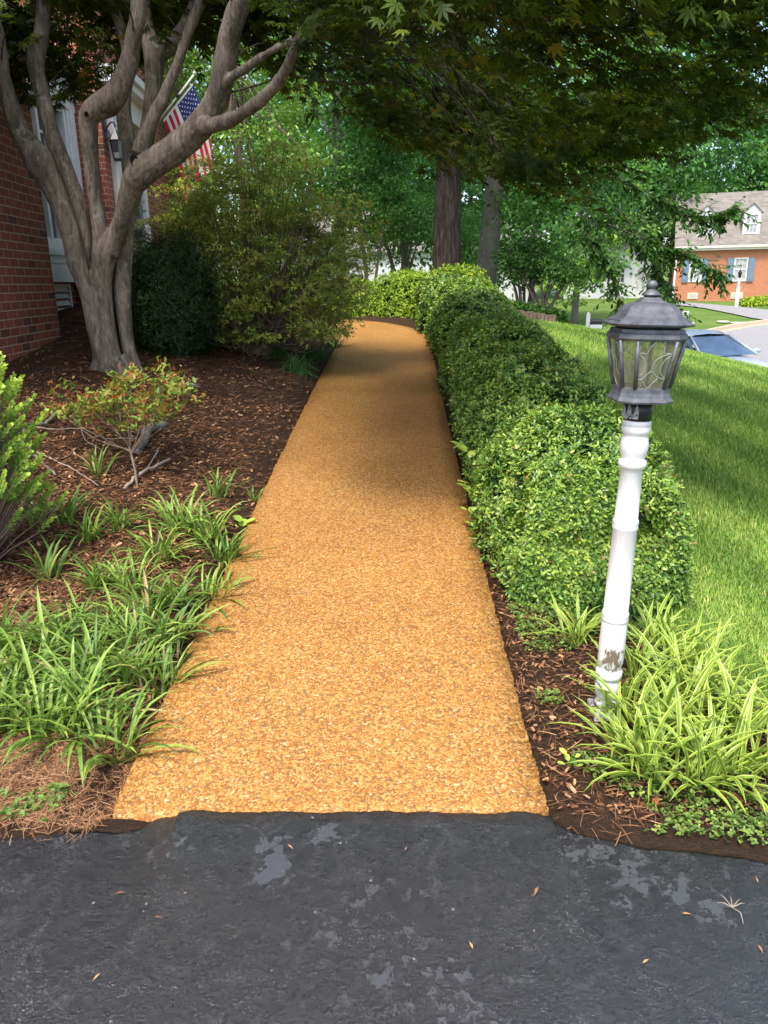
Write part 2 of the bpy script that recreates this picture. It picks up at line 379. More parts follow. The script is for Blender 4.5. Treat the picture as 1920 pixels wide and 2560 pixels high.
def mat_bark(name, stops, vert=9, scale=1., bdist=.02, lichen=None, spots=None):
    m, n, l, bs, out = new_mat(name); v = mapping(n, l, (vert*scale*3, vert*scale*3, scale*(5.5 if vert > 8 else 2.2)))
    a = noise(n, l, v, 1.6, 7, .7, .4); vv = mapping(n, l, (1, 1, 1)); b = noise(n, l, vv, 14, 4, .7); b2 = noise(n, l, vv, 3, 3)
    r = ramp(n, stops); l.new(a.outputs[0], r.inputs[0]); col = r.outputs[0]
    if name == 'maple_bark':
        st = noise(n, l, mapping(n, l, (1, 1, .35)), 7, 5, .65, .6); sr = ramp(n, [(.36, (.5,)*3), (.6, (1.1,)*3)]); l.new(st.outputs[0], sr.inputs[0]); col = mixc(n, l, 1.0, col, sr.outputs[0], 'MULTIPLY')
    if lichen:
        lr = ramp(n, [(lichen[0], (0, 0, 0)), (lichen[0]+.05, (1, 1, 1))]); l.new(b.outputs[0], lr.inputs[0])
        l2 = ramp(n, [(.45, (0, 0, 0)), (.6, (1, 1, 1))]); l.new(b2.outputs[0], l2.inputs[0])
        col = mixc(n, l, math_n(n, l, 'MULTIPLY', math_n(n, l, 'MULTIPLY', lr.outputs[0], l2.outputs[0]), .7), col, lichen[1])
    if spots:
        vo = n.new('ShaderNodeTexVoronoi'); vo.inputs['Scale'].default_value = 38; l.new(vv, vo.inputs['Vector'])
        sc = n.new('ShaderNodeSeparateColor'); l.new(vo.outputs['Color'], sc.inputs[0])
        sm = math_n(n, l, 'MULTIPLY', math_n(n, l, 'LESS_THAN', vo.outputs['Distance'], .2), math_n(n, l, 'GREATER_THAN', sc.outputs[0], .8))
        col = mixc(n, l, math_n(n, l, 'MULTIPLY', sm, .7), col, spots)
    l.new(col, bs.inputs['Base Color']); bs.inputs['Roughness'].default_value = .85; bs.inputs['Specular IOR Level'].default_value = .2
    bump(n, l, a.outputs[0], 1.0, bdist, bs); return m
def mat_brick(name, c1, c2, mortar, dark=.35, darkcol=(.05, .03, .03)):
    m, n, l, bs, out = new_mat(name); tc = n.new('ShaderNodeTexCoord'); sp = n.new('ShaderNodeSeparateXYZ'); l.new(tc.outputs['Object'], sp.inputs[0])
    cb = n.new('ShaderNodeCombineXYZ'); l.new(math_n(n, l, 'ADD', sp.outputs[0], sp.outputs[1]), cb.inputs[0]); l.new(sp.outputs[2], cb.inputs[1])
    bt = n.new('ShaderNodeTexBrick'); l.new(cb.outputs[0], bt.inputs['Vector']); bt.inputs['Scale'].default_value = 1
    bt.inputs['Brick Width'].default_value = .213; bt.inputs['Row Height'].default_value = .0765; bt.inputs['Mortar Size'].default_value = .0055
    bt.inputs['Mortar Smooth'].default_value = .15; bt.inputs['Bias'].default_value = -.1
    bt.inputs['Color1'].default_value = (*c1, 1); bt.inputs['Color2'].default_value = (*c2, 1); bt.inputs['Mortar'].default_value = (*mortar, 1)
    # per-brick darkening from a second brick pattern
    b2 = n.new('ShaderNodeTexBrick'); l.new(cb.outputs[0], b2.inputs['Vector'])
    for k in ('Scale', 'Brick Width', 'Row Height', 'Mortar Size', 'Mortar Smooth'): b2.inputs[k].default_value = bt.inputs[k].default_value
    b2.inputs['Color1'].default_value = (1, 1, 1, 1); b2.inputs['Color2'].default_value = (0, 0, 0, 1); b2.inputs['Mortar'].default_value = (0, 0, 0, 1)
    b2.inputs['Bias'].default_value = .0
    dr = ramp(n, [(.72, (0, 0, 0)), (.92, (1, 1, 1))]); l.new(b2.outputs[0], dr.inputs[0])
    col = mixc(n, l, math_n(n, l, 'MULTIPLY', dr.outputs[0], dark), bt.outputs[0], darkcol)
    nn = noise(n, l, tc.outputs['Object'], 35, 5, .7); nr = ramp(n, [(.3, (.72,)*3), (.7, (1.12,)*3)]); l.new(nn.outputs[0], nr.inputs[0])
    col = mixc(n, l, 1.0, col, nr.outputs[0], 'MULTIPLY'); l.new(col, bs.inputs['Base Color'])
    bs.inputs['Roughness'].default_value = .85
    h = math_n(n, l, 'SUBTRACT', math_n(n, l, 'MULTIPLY', nn.outputs[0], .3), bt.outputs['Fac'])
    bump(n, l, h, .8, .008, bs); return m
def mat_shingle(name, ca, cb_):
    m, n, l, bs, out = new_mat(name); tc = n.new('ShaderNodeTexCoord'); bt = n.new('ShaderNodeTexBrick'); sp = n.new('ShaderNodeSeparateXYZ')
    l.new(tc.outputs['Object'], sp.inputs[0]); c = n.new('ShaderNodeCombineXYZ'); l.new(math_n(n, l, 'ADD', sp.outputs[0], sp.outputs[1]), c.inputs[0]); l.new(sp.outputs[2], c.inputs[1])
    l.new(c.outputs[0], bt.inputs['Vector']); bt.inputs['Scale'].default_value = 1; bt.inputs['Brick Width'].default_value = .42; bt.inputs['Row Height'].default_value = .13
    bt.inputs['Mortar Size'].default_value = .008; bt.inputs['Color1'].default_value = (*ca, 1); bt.inputs['Color2'].default_value = (*cb_, 1)
    bt.inputs['Mortar'].default_value = tuple(x*.55 for x in ca)+(1,)
    nn = noise(n, l, tc.outputs['Object'], 3, 5); r = ramp(n, [(.3, (.8,)*3), (.7, (1.1,)*3)]); l.new(nn.outputs[0], r.inputs[0])
    l.new(mixc(n, l, 1.0, bt.outputs[0], r.outputs[0], 'MULTIPLY'), bs.inputs['Base Color']); bs.inputs['Roughness'].default_value = .9
    return m
M_lawnsoil = mat_grassground(); M_mulch = mat_mulch(); M_pebble = mat_pebble(); M_asph = mat_asphalt()
M_street = plain('street_asphalt', (.26, .25, .25), .85, var=.1, scale=8)
M_kerb = plain('kerb_concrete', (.45, .36, .25), .9, var=.15, scale=10)
M_concrete = plain('concrete', (.5, .47, .4), .9, var=.1, scale=10)
M_brickL = mat_brick('brick_left', (.34, .085, .043), (.22, .055, .032), (.42, .32, .21), .75)
M_brickR = mat_brick('brick_right', (.55, .20, .085), (.44, .135, .06), (.60, .46, .34), .3, (.3, .09, .05))
M_shingleR = mat_shingle('shingles_right', (.235, .212, .182), (.16, .146, .128)); M_shingleL = mat_shingle('shingles_left', (.13, .12, .115), (.09, .085, .08))
M_white = plain('white_paint', (.62, .62, .61), .45, var=.03, scale=6); M_cream = plain('cream_paint', (.66, .62, .52), .5, var=.03)
M_shutter = plain('blue_grey_shutter', (.13, .2, .28), .55, var=.06)
M_glass = plain('window_glass', (.05, .07, .07), .04, var=.3, scale=2, spec=1.0)
M_curtain = plain('pale_blind', (.34, .36, .36), .4, var=.2, scale=4)
M_metal = plain('weathered_dark_metal', (.105, .11, .12), .5, .25, .22, 35, .002); M_blackmetal = plain('black_metal', (.02, .02, .022), .45, .2, .1)
M_dirtywhite = plain('white_mailbox', (.75, .75, .73), .5, var=.04)
M_blackplastic = plain('black_box', (.012, .012, .013), .35, var=.1)

# ================================================================== GROUND
def axis(segs):
    out = []
    for a, b, d in segs: out += list(np.arange(a, b, d))
    return np.array(out+[segs[-1][1]])
gx = axis([(-120, -30, 10), (-30, -8, 1), (-8, 9, .2), (9, 30, .7), (30, 140, 10)])
gy = axis([(-30, -2, 4), (-2, 18, .2), (18, 50, .8), (50, 200, 10)])
X, Y = np.meshgrid(gx, gy); Z = g(X, Y)-.03
Z = Z-.1*((X < np.where(Y < 3.4, 1.95-(Y-1.6)*.5, np.minimum(1.05+.012*(Y-3.4), 1.4))-.2) & (Y < 17.2) & (X > -8.6) & (Y > -30))-.12*((Y < 1.3) & (np.abs(X) < 7.5) & (Y > -5))
grid_mesh('ground', X, Y, Z, M_lawnsoil)

# path centre line, half width .685
PC = catmull([(-.19, 1.6), (-.185, 2.4), (-.13, 5.2), (-.055, 8.4), (.02, 10.8), (.015, 12.2), (-.3, 13.2), (-1.0, 13.75), (-2.4, 14.0), (-5, 14.0)], 14)
PT = unit(np.gradient(PC, axis=0)); PN = np.stack([PT[:, 1], -PT[:, 0]], 1)     # right-hand normal
HW = .685
def path_dist(x, y):
    """signed distance to the path edge, negative inside"""
    q = np.stack([np.ravel(x), np.ravel(y)], 1); out = np.empty(len(q))
    for i in range(0, len(q), 20000):
        d = q[i:i+20000, None, :]-PC[None]; out[i:i+20000] = np.sqrt((d**2).sum(-1)).min(1)
    return (out-HW).reshape(np.shape(x))
offs = np.array([-1, -.995, -.8, -.6, -.4, -.2, 0, .2, .4, .6, .8, .995, 1])*HW
k = PC[:, 1] >= 2.1
C = np.vstack([[[-.187, 2.022], [-.187, 2.03], [-.187, 2.05]], PC[k]]); N_ = np.vstack([[[1., 0]]*3, PN[k]])
ti = np.arange(len(C)); tf = np.concatenate([[0, 1, 2], np.arange(2+1/12, len(C)-1, 1/12)]); C = np.stack([np.interp(tf, ti, C[:, i]) for i in (0, 1)], 1); N_ = unit(np.stack([np.interp(tf, ti, N_[:, i]) for i in (0, 1)], 1))
jit = rng.normal(size=len(C))*.003+.0015*np.sin(tf*1.7)
X = C[:, :1]+N_[:, :1]*offs[None]; Y = C[:, 1:]+N_[:, 1:]*offs[None]
X[:, 0] += jit; X[:, 1] += jit; X[:, -1] += jit[::-1]; X[:, -2] += jit[::-1]
Z = g(X, Y)+.018; Z[:, 0] -= .1; Z[:, -1] -= .1; Z[0] -= .06
grid_mesh('path', X, Y, Z, M_pebble, smooth=False)

# driveway with the ragged tarred edge
EP = [(-200, 2105), (0, 2098), (60, 2098), (110, 2101), (160, 2086), (235, 2089), (300, 2090), (350, 2082), (400, 2052), (480, 2047), (560, 2050), (700, 2047), (850, 2050), (1000, 2046), (1150, 2050), (1290, 2048), (1378, 2057), (1430, 2088), (1520, 2107), (1600, 2127), (1680, 2133), (1750, 2142), (1920, 2167), (2200, 2200)]
EW = np.array([G(*p)[:2] for p in EP]); EW = np.vstack([[-9, 1.85], EW, [9, .6]])
dx = axis([(-8, -1.6, .2), (-1.6, 1.6, .008), (1.6, 8, .2)])
def drive_edge(x):
    return np.interp(x, EW[:, 0], EW[:, 1])+.006*vnoise(np.stack([x, x*0, x*0], -1), 40, 3)+.004*vnoise(np.stack([x, x*0, x*0], -1), 120, 4)
de = drive_edge(dx)+.006*sstep(-.66, -.6, dx)*(1-sstep(.44, .5, dx)); tt = np.concatenate([[-.004, 0, .01, .03, .06, .1], np.linspace(.15, 1, 26)**1.4*8])
X = np.repeat(dx[None], len(tt), 0); Y = de[None]-tt[:, None]
Z = .014+.006*vnoise(np.stack([X, Y, X*0], -1), 2.5, 9)+.003*vnoise(np.stack([X, Y, X*0], -1), 9, 5); inp = (X > -.66) & (X < .5); Z += np.where(inp, .012*(1-sstep(.03, .15, tt))[:, None], 0); Z[0] -= .06
grid_mesh('driveway', X, Y, Z, M_asph)

# planting bed soil and mulch (dips at the path edge and sinks into the lawn at its own edge)
bx = axis([(-9, -3, .15), (-3, 1.9, .045)]); by = axis([(1.6, 6.5, .045), (6.5, 18.5, .12)])
X, Y = np.meshgrid(bx, by); pd = path_dist(X, Y); pd = np.where((Y < 2.03) & (X < .1), np.maximum(pd, .12), pd)
def bed_right(y): return np.where(y < 3.4, 1.95-(y-1.6)*.5, np.minimum(1.05+.012*(y-3.4), 1.4))
edge = bed_right(Y)+.05*vnoise(np.stack([X*0, Y, X*0], -1), 6, 2)
off = np.where(pd < 0, -.08, -.03+.075*sstep(.0, .16, pd))
off = np.where(X > 0, np.where(pd < 0, -.08, -.02+.035*sstep(0, .12, pd)), off)
off += .012*vnoise(np.stack([X, Y, X*0], -1), 9, 6)*(pd > .03)+.008*vnoise(np.stack([X, Y, X*0], -1), 27, 7)*(pd > .03)
off = off-(.1*sstep(-.05, .08, X-edge))
dr = Y-drive_edge(X.ravel()).reshape(X.shape); off = off-.025*(1-sstep(0, .06, dr))-.06*(1-sstep(-.07, -.01, dr))
off = np.where(Y > 17.5, -.1, off)
Zb = g(X, Y)+off; grid_mesh('mulch_bed', X, Y, Zb, M_mulch)
def bed_z(x, y):
    """height of the bed surface near a point (nearest grid sample)"""
    i = np.clip(np.searchsorted(by, y), 0, len(by)-1); j = np.clip(np.searchsorted(bx, x), 0, len(bx)-1); return Zb[i, j]

# street, kerb, the neighbour's drive
K = catmull([(2, 29), (8.5, 29.2), (12.1, 31.6), (15.1, 34.9), (18.7, 37.9), (26, 42), (45, 48)], 8)
NE = np.interp(K[:, 0], [0, 6, 9, 14, 20, 30, 45], [24, 21.5, 19.5, 15.5, 13.5, 12, 10])
tt = np.linspace(0, 1, 24)
X = np.repeat(K[:, :1], 24, 1); Y = K[:, 1:]*tt[None]+NE[:, None]*(1-tt[None]); grid_mesh('street', X, Y, g(X, Y)+.02, M_street)
mb = MB(); KT = unit(np.gradient(K, axis=0)); KN = np.stack([-KT[:, 1], KT[:, 0]], 1)
prof = [(-.25, .0), (-.25, .035), (-.03, .05), (0, .2), (.16, .21), (.17, -.05)]
V = []; 
for p, nn in zip(K, KN):
    for o_, h_ in prof:
        q = p+nn*o_; V.append((q[0], q[1], gz(*q)+h_))
c_ = len(prof); mb.add(V, [(i*c_+j, i*c_+j+1, (i+1)*c_+j+1, (i+1)*c_+j) for i in range(len(K)-1) for j in range(c_-1)])
mb.build('kerb', M_kerb)['kind'] = 'structure'
def flat_poly(name, pts_px, mat, lift=.03, kind='structure'):
    vs = [G(*p) for p in pts_px]; mb = MB(); mb.add([(p[0], p[1], gz(p[0], p[1])+lift) for p in vs], [tuple(range(len(vs)))])
    o = mb.build(name, mat)
    if kind: o['kind'] = kind
    return o
flat_poly('neighbour_drive', [(1690, 755), (1722, 757), (1850, 768), (1990, 783), (1990, 811), (1920, 802), (1880, 796), (1830, 785), (1760, 771), (1690, 763)], M_street)

# ================================================================== HOUSE ON THE LEFT
hz0 = .95
hroot = thing('brick_house', 'dark red brick house with white bay window behind the multi-stemmed maple', 'house', (-3.45, 8.49, hz0), math.radians(2.9))
mb = MB(); mb.box((-7, -3.2, -.6), (0, 0, 2.72)); mb.box((-7, .003, -.6), (-.6, 2.5, 3.0)); mb.box((-7, 2.503, -.6), (0, 9, 5.6)); mb.build('wall', M_brickL, hroot)
mb = MB(); mb.box((-7.2, -3.3, 2.722), (.1, .05, 3.02)); mb.box((.101, -3.3, 2.86), (.2, .1, 3.02))
mb.build('cornice', M_white, hroot)
mb = MB()
for y in np.arange(-3.25, 0, .07): mb.box((.101, y, 2.74), (.125, y+.035, 2.857))
mb.build('dentil_trim', M_white, hroot); mb = MB()
for y in np.arange(.75, 2.5, .075): mb.box((-.297, y, 3.03), (-.27, y+.037, 3.26))
mb.build('dentil_trim', M_white, hroot)
mb = MB(); mb.add([(-7.2, -3.5, 3.0), (.35, -3.5, 3.022), (.35, .2, 3.022), (-7.2, .2, 3.0), (-4, -3.5, 5.2), (-4, .2, 5.2)], [(1, 2, 5, 4), (0, 4, 5, 3), (0, 1, 4), (2, 3, 5), (0, 3, 2, 1)])
mb.add([(-7.2, 2.3, 5.6), (.35, 2.3, 5.603), (.35, 9.3, 5.603), (-7.2, 9.3, 5.6), (-3.5, 2.3, 8), (-3.5, 9.3, 8)], [(1, 2, 5, 4), (0, 4, 5, 3), (0, 1, 4), (2, 3, 5), (0, 3, 2, 1)])
mb.build('roof', M_shingleL, hroot)
# the recessed bay
bay = MB(); bay.box((-.6, .45, .72), (-.3, 2.497, 1.02)).box((-.6, .45, 1.023), (-.27, 2.497, 1.09)).box((-.6, .45, 1.093), (-.32, 2.497, 1.17))
bay.box((-.6, .45, .93), (-.293, 2.497, .945));  bay.build('bay_apron', M_white, hroot); bay = MB(); bay.box((-.6, .45, 2.80), (-.31, 2.497, 2.92)).box((-.6, .45, 2.923), (-.27, 2.497, 2.98)).box((-.6, .45, 2.983), (-.3, 2.497, 3.3)).box((-.6, .45, 3.303), (-.22, 2.497, 3.36))
b_ = bay.build('bay_window', M_white, hroot)
fr = MB()
for y0, y1 in ((.45, .6), (1.13, 1.2), (1.56, 1.62), (1.68, 1.74), (2.1, 2.18)): fr.box((-.5, y0, 1.173), (-.345, y1, 2.797))
fr.box((-.5, 2.182, 1.173), (-.325, 2.497, 2.797)); fr.box((-.48, 2.25, 1.173), (-.3, 2.4, 2.797)); fr.box((-.5, 1.623, 1.173), (-.36, 1.677, 2.797))
for z0 in (1.173, 2.0, 2.74): fr.box((-.49, .6, z0), (-.36, 1.13, z0+.05)).box((-.49, 1.2, z0), (-.36, 1.56, z0+.05)).box((-.49, 1.74, z0), (-.36, 2.1, z0+.05))
fr.build('window_frame', M_white, b_)
gl = MB(); gl.box((-.45, .55, 1.16), (-.43, 2.2, 2.8)); gl.build('window_pane', M_glass, b_)
for z0 in (1.6, 2.4): ml = MB(); ml.box((-.428, .6, z0), (-.415, 2.1, z0+.025)); ml.build('muntin', M_cream, b_)
# crawl space louvre under the bay
lv = MB(); lv.box((-.597, .9, .25), (-.55, 2.2, .3)).box((-.597, .9, .66), (-.55, 2.2, .7)).box((-.597, .9, .3), (-.55, .96, .66)).box((-.597, 2.14, .3), (-.55, 2.2, .66))
for z0 in (.34, .43, .52, .6): lv.add([(-.59, .96, z0+.06), (-.555, .96, z0), (-.555, 2.14, z0), (-.59, 2.14, z0+.06)], [(0, 1, 2, 3)])
lv.build('crawl_space_louvre', M_white, hroot)
# front door surround
ds = MB(); ds.box((.003, 2.76, 0), (.09, 2.95, 2.9)).box((.003, 4.15, 0), (.09, 4.34, 2.9)).box((.003, 2.7, 2.903), (.14, 4.4, 3.2)).box((.003, 2.62, 3.203), (.3, 4.48, 3.3)).box((.003, 2.62, 3.303), (.36, 4.48, 3.4))
d_ = ds.build('door_surround', M_white, hroot)
mb = MB(); mb.box((.003, 2.953, 0), (.04, 4.147, 2.85)); mb.build('door', plain('storm_door_glass', (.03, .06, .05), .08, var=.3, scale=3, spec=1.0), d_)
mb = MB(); mb.lathe([(.001, 0), (.03, .0), (.03, .03), (.001, .04)], 12); kn = mb.build('handle', M_blackmetal, d_); kn.location = (.06, 4.0, 1.0)
# wall lantern beside the door
wl = thing('wall_lantern', 'small black carriage lantern on the brick beside the white door casing', 'lantern')
wl.matrix_world = hroot.matrix_basis @ Matrix.Translation((.0, 2.62, 2.25))
hx = [(math.cos(a), math.sin(a)) for a in np.arange(6)*math.pi/3]
mb = MB(); mb.lathe([(.055, .0), (.06, .02), (.09, .24), (.1, .25), (.07, .3), (.03, .36), (.012, .39), (.001, .41)], 6, ring=hx, smooth=False, c=(.14, 0)); mb.build('lantern_body', M_blackmetal, wl)
mb = MB(); mb.lathe([(.062, .03), (.088, .235)], 6, ring=hx, smooth=False, c=(.143, 0), caps=False); mb.build('glass_pane', glass_mat('lantern_glass', (.3, .32, .32), .1, .5), wl)
mb = MB(); mb.tube(catmull([(.0, 0, .3), (.05, 0, .42), (.12, 0, .47), (.15, 0, .41)], 5), .011, 6).box((-.001, -.05, .2), (.02, .05, .5)).tube(catmull([(.02, 0, .25), (.06, 0, .3), (.05, 0, .36), (.02, 0, .38)], 5), .008, 5); mb.build('scroll_bracket', M_blackmetal, wl)

# ================================================================== FLAG ON ITS POLE
f0 = P(384, 320, 13.0); f1 = P(487, 184, 12.75)
flag = thing('flag', 'american flag hanging from a white pole angled off the brick house porch', 'flag', f0)
L1 = f1-f0
mb = MB(); mb.tube([(0, 0, 0), L1], .014, 10).lathe([(.001, -.02), (.022, -.008), (.026, .01), (.015, .028), (.001, .033)], 12, c=(0, 0))
mb.v[-60:] = [tuple(np.array(q)+L1) for q in mb.v[-60:]]
mb.build('pole', M_cream, flag)
mb = MB(); pd_ = L1/np.linalg.norm(L1); mb.tube([L1*.6-pd_*.03, L1*.6+pd_*.03], .021, 10); mb.build('pole_clip', M_blackmetal, flag)
# cloth: v along the hoist (0 at the top of the pole end), u down the fly
ht = P(481, 208, 12.75)-f0; hb_ = P(408, 300, 12.95)-f0; ft = P(540, 405, 12.7)-f0; fb = P(462, 505, 12.9)-f0
def cloth(u, v, off=0):
    a = ht*(1-v)+hb_*v; b = ft*(1-v)+fb*v
    sag = np.array([.06, .16, .03])*math.sin(u*math.pi)*.5
    p = a*(1-u)+b*u+sag
    fold = .05*u*math.sin(v*11+u*2)+.03*u*math.sin(v*23-u*5)
    return p+np.array([-.25, -.95, 0])*(fold+off)
mb = MB(); nu = 40; nv = 26
vs = [cloth(i/nu, j/nv) for i in range(nu+1) for j in range(nv+1)]
fs = []; mi = []
for i in range(nu):
    for j in range(nv):
        s = j//2; fs.append((i*(nv+1)+j, i*(nv+1)+j+1, (i+1)*(nv+1)+j+1, (i+1)*(nv+1)+j))
        mi.append(3 if i < 1 else (2 if (j < 14 and i < nu*.4) else (0 if s % 2 == 0 else 1)))
mb.add(vs, fs, 0, True); mb.mi = mi
M_fw = leaf_mat('flag_white', [(0, (.75, .73, .68)), (1, (.75, .73, .68))], .35, .8, .1, (1, 1, 1))
M_fr = leaf_mat('flag_red', [(0, (.55, .025, .05)), (1, (.55, .025, .05))], .35, .8, .1, (1, 1, 1))
M_fb = leaf_mat('flag_blue', [(0, (.035, .05, .17)), (1, (.035, .05, .17))], .25, .8, .1, (1, 1, 1))
cl = mb.build('cloth', [M_fr, M_fw, M_fb, M_fw], flag)
st = MB()
for r_ in range(9):
    for c2 in range(6 if r_ % 2 == 0 else 5):
        v = (r_+1)/10*(7/13.); u = .025+(c2*2+1+(r_ % 2))/12*.375
        for side in (-.006, .006):
            pts = []
            for q in range(10):
                a = math.pi/2+q*math.pi/5; rr = .5 if q % 2 else 1.0
                pts.append(cloth(u+.0125*rr*math.cos(a), v+.022*rr*math.sin(a), side))
            ctr = cloth(u, v, side); st.add([ctr]+pts, [(0, q+1, (q+1) % 10+1) for q in range(10)])
st.build('star', M_fw, flag)['kind'] = 'stuff'

# ================================================================== HOUSE ACROSS THE STREET
A0 = G(1680, 752); yawR = -math.radians(17.5)
rr_ = thing('brick_house', 'orange brick house with tan shingle roof, white dormers and blue shutters across the street', 'house', A0, yawR)
mb = MB(); mb.box((0, .3, -.6), (15, 9, 3.45)); mb.add([(0, .3, 3.45), (0, 9, 3.45), (0, 4.8, 6.6), (15, .3, 3.45), (15, 9, 3.45), (15, 4.8, 6.6)], [(0, 2, 1), (3, 4, 5)])
mb.build('wall', M_brickR, rr_)
mb = MB(); e0, e1 = -.05, 9.35
V = [(-.12, e0, 3.5), (15.12, e0, 3.5), (15.12, 4.8, 7.15), (-.12, 4.8, 7.15), (-.12, e1, 3.5), (15.12, e1, 3.5)]
V2 = [(a, b, c-.16) for a, b, c in V]
mb.add(V+V2, [(0, 1, 2, 3), (3, 2, 5, 4), (6, 9, 8, 7), (9, 10, 11, 8), (0, 3, 9, 6), (3, 4, 10, 9), (1, 7, 8, 2), (2, 8, 11, 5), (0, 6, 7, 1), (4, 5, 11, 10)])
mb.build('roof', M_shingleR, rr_)
mb = MB(); mb.box((-.15, -.16, 3.34), (15.15, -.053, 3.48)).box((-.1, -.05, 3.2), (15.1, .297, 3.34)); mb.build('gutter', M_cream, rr_)
mb = MB(); mb.box((-.02, .16, -.3), (.1, .297, 3.2)); mb.build('downspout', M_white, rr_)
def win(parent, x0, x1, z0, z1, y, name='window', blind=True, rows=4, cols=3):
    f = MB(); t = .09
    f.box((x0, y-.05, z0), (x1, y+.02, z0+t)).box((x0, y-.05, z1-t), (x1, y+.02, z1)).box((x0, y-.05, z0+t), (x0+t, y+.02, z1-t)).box((x1-t, y-.05, z0+t), (x1, y+.02, z1-t)).box((x0+t, y-.04, (z0+z1)/2-.03), (x1-t, y+.02, (z0+z1)/2+.03))
    fo = f.build(name, M_white, parent)
    p = MB(); p.box((x0+t, y-.005, z0+t), (x1-t, y+.015, z1-t)); p.build('pane', M_curtain if blind else M_glass, fo)
    m_ = MB()
    for i in range(1, cols): xx = x0+t+(x1-x0-2*t)*i/cols; m_.box((xx-.012, y-.025, z0+t), (xx+.012, y-.007, z1-t))
    for i in range(1, rows): zz = z0+t+(z1-z0-2*t)*i/rows; m_.box((x0+t, y-.022, zz-.012), (x1-t, y-.008, zz+.012))
    m_.build('muntin', M_white, fo)
for xc in (1.33, 4.1, 9.4, 12.2):
    win(rr_, xc-.42, xc+.42, 1.2, 2.7, .29)
    for s in (-1, 1):
        sh = MB(); a = xc+s*.45 if s > 0 else xc-.45-.38
        sh.box((a, .2, 1.18), (a+.38, .297, 2.68)); sh.box((a+.06, .185, 1.3), (a+.32, .199, 1.85)).box((a+.06, .185, 1.98), (a+.32, .199, 2.58)); sh.build('shutter', M_shutter, rr_)
for xc, ww in ((1.3, .32), (4.05, .36), (6.6, .5), (10, .36)):
    vt = MB(); vt.box((xc-ww, .25, .1), (xc+ww, .297, .5)); vo_ = vt.build('foundation_vent', M_cream, rr_)
    sl = MB()
    for z0 in (.17, .25, .33, .41): sl.box((xc-ww+.05, .235, z0), (xc+ww-.05, .249, z0+.025))
    sl.build('slat', plain('vent_shadow', (.4, .37, .3), .7), vo_)
# arched window
mb = MB(); xa = 6.55; arc = [(xa+.55*math.cos(a), 2.25+.55*math.sin(a)) for a in np.linspace(0, math.pi, 17)]
ring_ = arc+[(xa-.55, 1.35), (xa+.55, 1.35)]
inner = [(xa+.44*math.cos(a), 2.25+.44*math.sin(a)) for a in np.linspace(0, math.pi, 17)]+[(xa-.44, 1.46), (xa+.44, 1.46)]
n_ = len(ring_); mb.add([(x, .22, z) for x, z in ring_]+[(x, .22, z) for x, z in inner]+[(x, .3, z) for x, z in ring_]+[(x, .3, z) for x, z in inner],
    [(i, (i+1) % n_, n_+(i+1) % n_, n_+i) for i in range(n_)]+[(i, 2*n_+i, 2*n_+(i+1) % n_, (i+1) % n_) for i in range(n_)]+[(n_+i, n_+(i+1) % n_, 3*n_+(i+1) % n_, 3*n_+i) for i in range(n_)])
aw = mb.build('arched_window', M_white, rr_)
mb = MB(); mb.add([(x, .27, z) for x, z in inner], [tuple(range(n_))]); mb.build('pane', M_glass, aw)
mb = MB()
for i in (1, 2, 3): mb.box((xa-.44+.22*i-.02, .24, 1.46), (xa-.44+.22*i+.02, .268, 2.25))
for z0 in (1.72, 1.98, 2.25): mb.box((xa-.44, .242, z0-.02), (xa+.44, .266, z0+.02))
for a in (math.pi*.25, math.pi*.5, math.pi*.75): mb.tube([(xa, .255, 2.25), (xa+.44*math.cos(a), .255, 2.25+.44*math.sin(a))], .018, 4)
mb.build('muntin', M_white, aw)
for xc in (1.75, 4.55, 9.8):
    dm = MB(); y0 = .85; z0, z1 = 4.15, 5.55; hw = .52
    dm.box((xc-hw, y0, z0-.1), (xc+hw, 3.6, z1)); dm.add([(xc-hw, y0, z1), (xc+hw, y0, z1), (xc, y0, z1+.5), (xc-hw, 4, z1), (xc+hw, 4, z1), (xc, 4, z1+.5)], [(0, 1, 2), (3, 5, 4)])
    dd = dm.build('dormer', M_white, rr_)
    r2 = MB(); 
    for s in (-1, 1): r2.add([(xc, y0-.1, z1+.56), (xc+s*(hw+.1), y0-.1, z1-.05), (xc+s*(hw+.1), 4.1, z1-.05), (xc, 4.1, z1+.56), (xc, y0-.1, z1+.51), (xc+s*(hw+.1), y0-.1, z1-.1), (xc+s*(hw+.1), 4.1, z1-.1), (xc, 4.1, z1+.51)], [(0, 1, 2, 3), (0, 4, 5, 1), (4, 7, 6, 5), (1, 5, 6, 2)])
    r2.build('roof', M_shingleR, dd); win(dd, xc-.4, xc+.4, z0+.03, z1-.1, y0-.02)

# pale houses glimpsed behind the trees
def far_house(label, x, y, rz, w_, d_, h_, wall_m):
    z = gz(x, y); t = thing('white_house', label, 'house', (x, y, z), rz)
    m_ = MB(); m_.box((-w_/2, 0, -.5), (w_/2, d_, h_)); m_.add([(-w_/2, 0, h_), (-w_/2, d_, h_), (-w_/2, d_/2, h_+2.2), (w_/2, 0, h_), (w_/2, d_, h_), (w_/2, d_/2, h_+2.2)], [(0, 2, 1), (3, 4, 5)]); m_.build('wall', wall_m, t)
    r_ = MB(); r_.add([(-w_/2-.3, -.35, h_-.1), (w_/2+.3, -.35, h_-.1), (w_/2+.3, d_/2, h_+2.4), (-w_/2-.3, d_/2, h_+2.4), (-w_/2-.3, d_+.35, h_-.1), (w_/2+.3, d_+.35, h_-.1)], [(0, 1, 2, 3), (3, 2, 5, 4)]); r_.build('roof', M_shingleR, t)
    for xc in np.arange(-w_/2+1.5, w_/2-1, 2.6): win(t, xc-.45, xc+.45, 1.0, 2.4, -.02, blind=False)
    return t
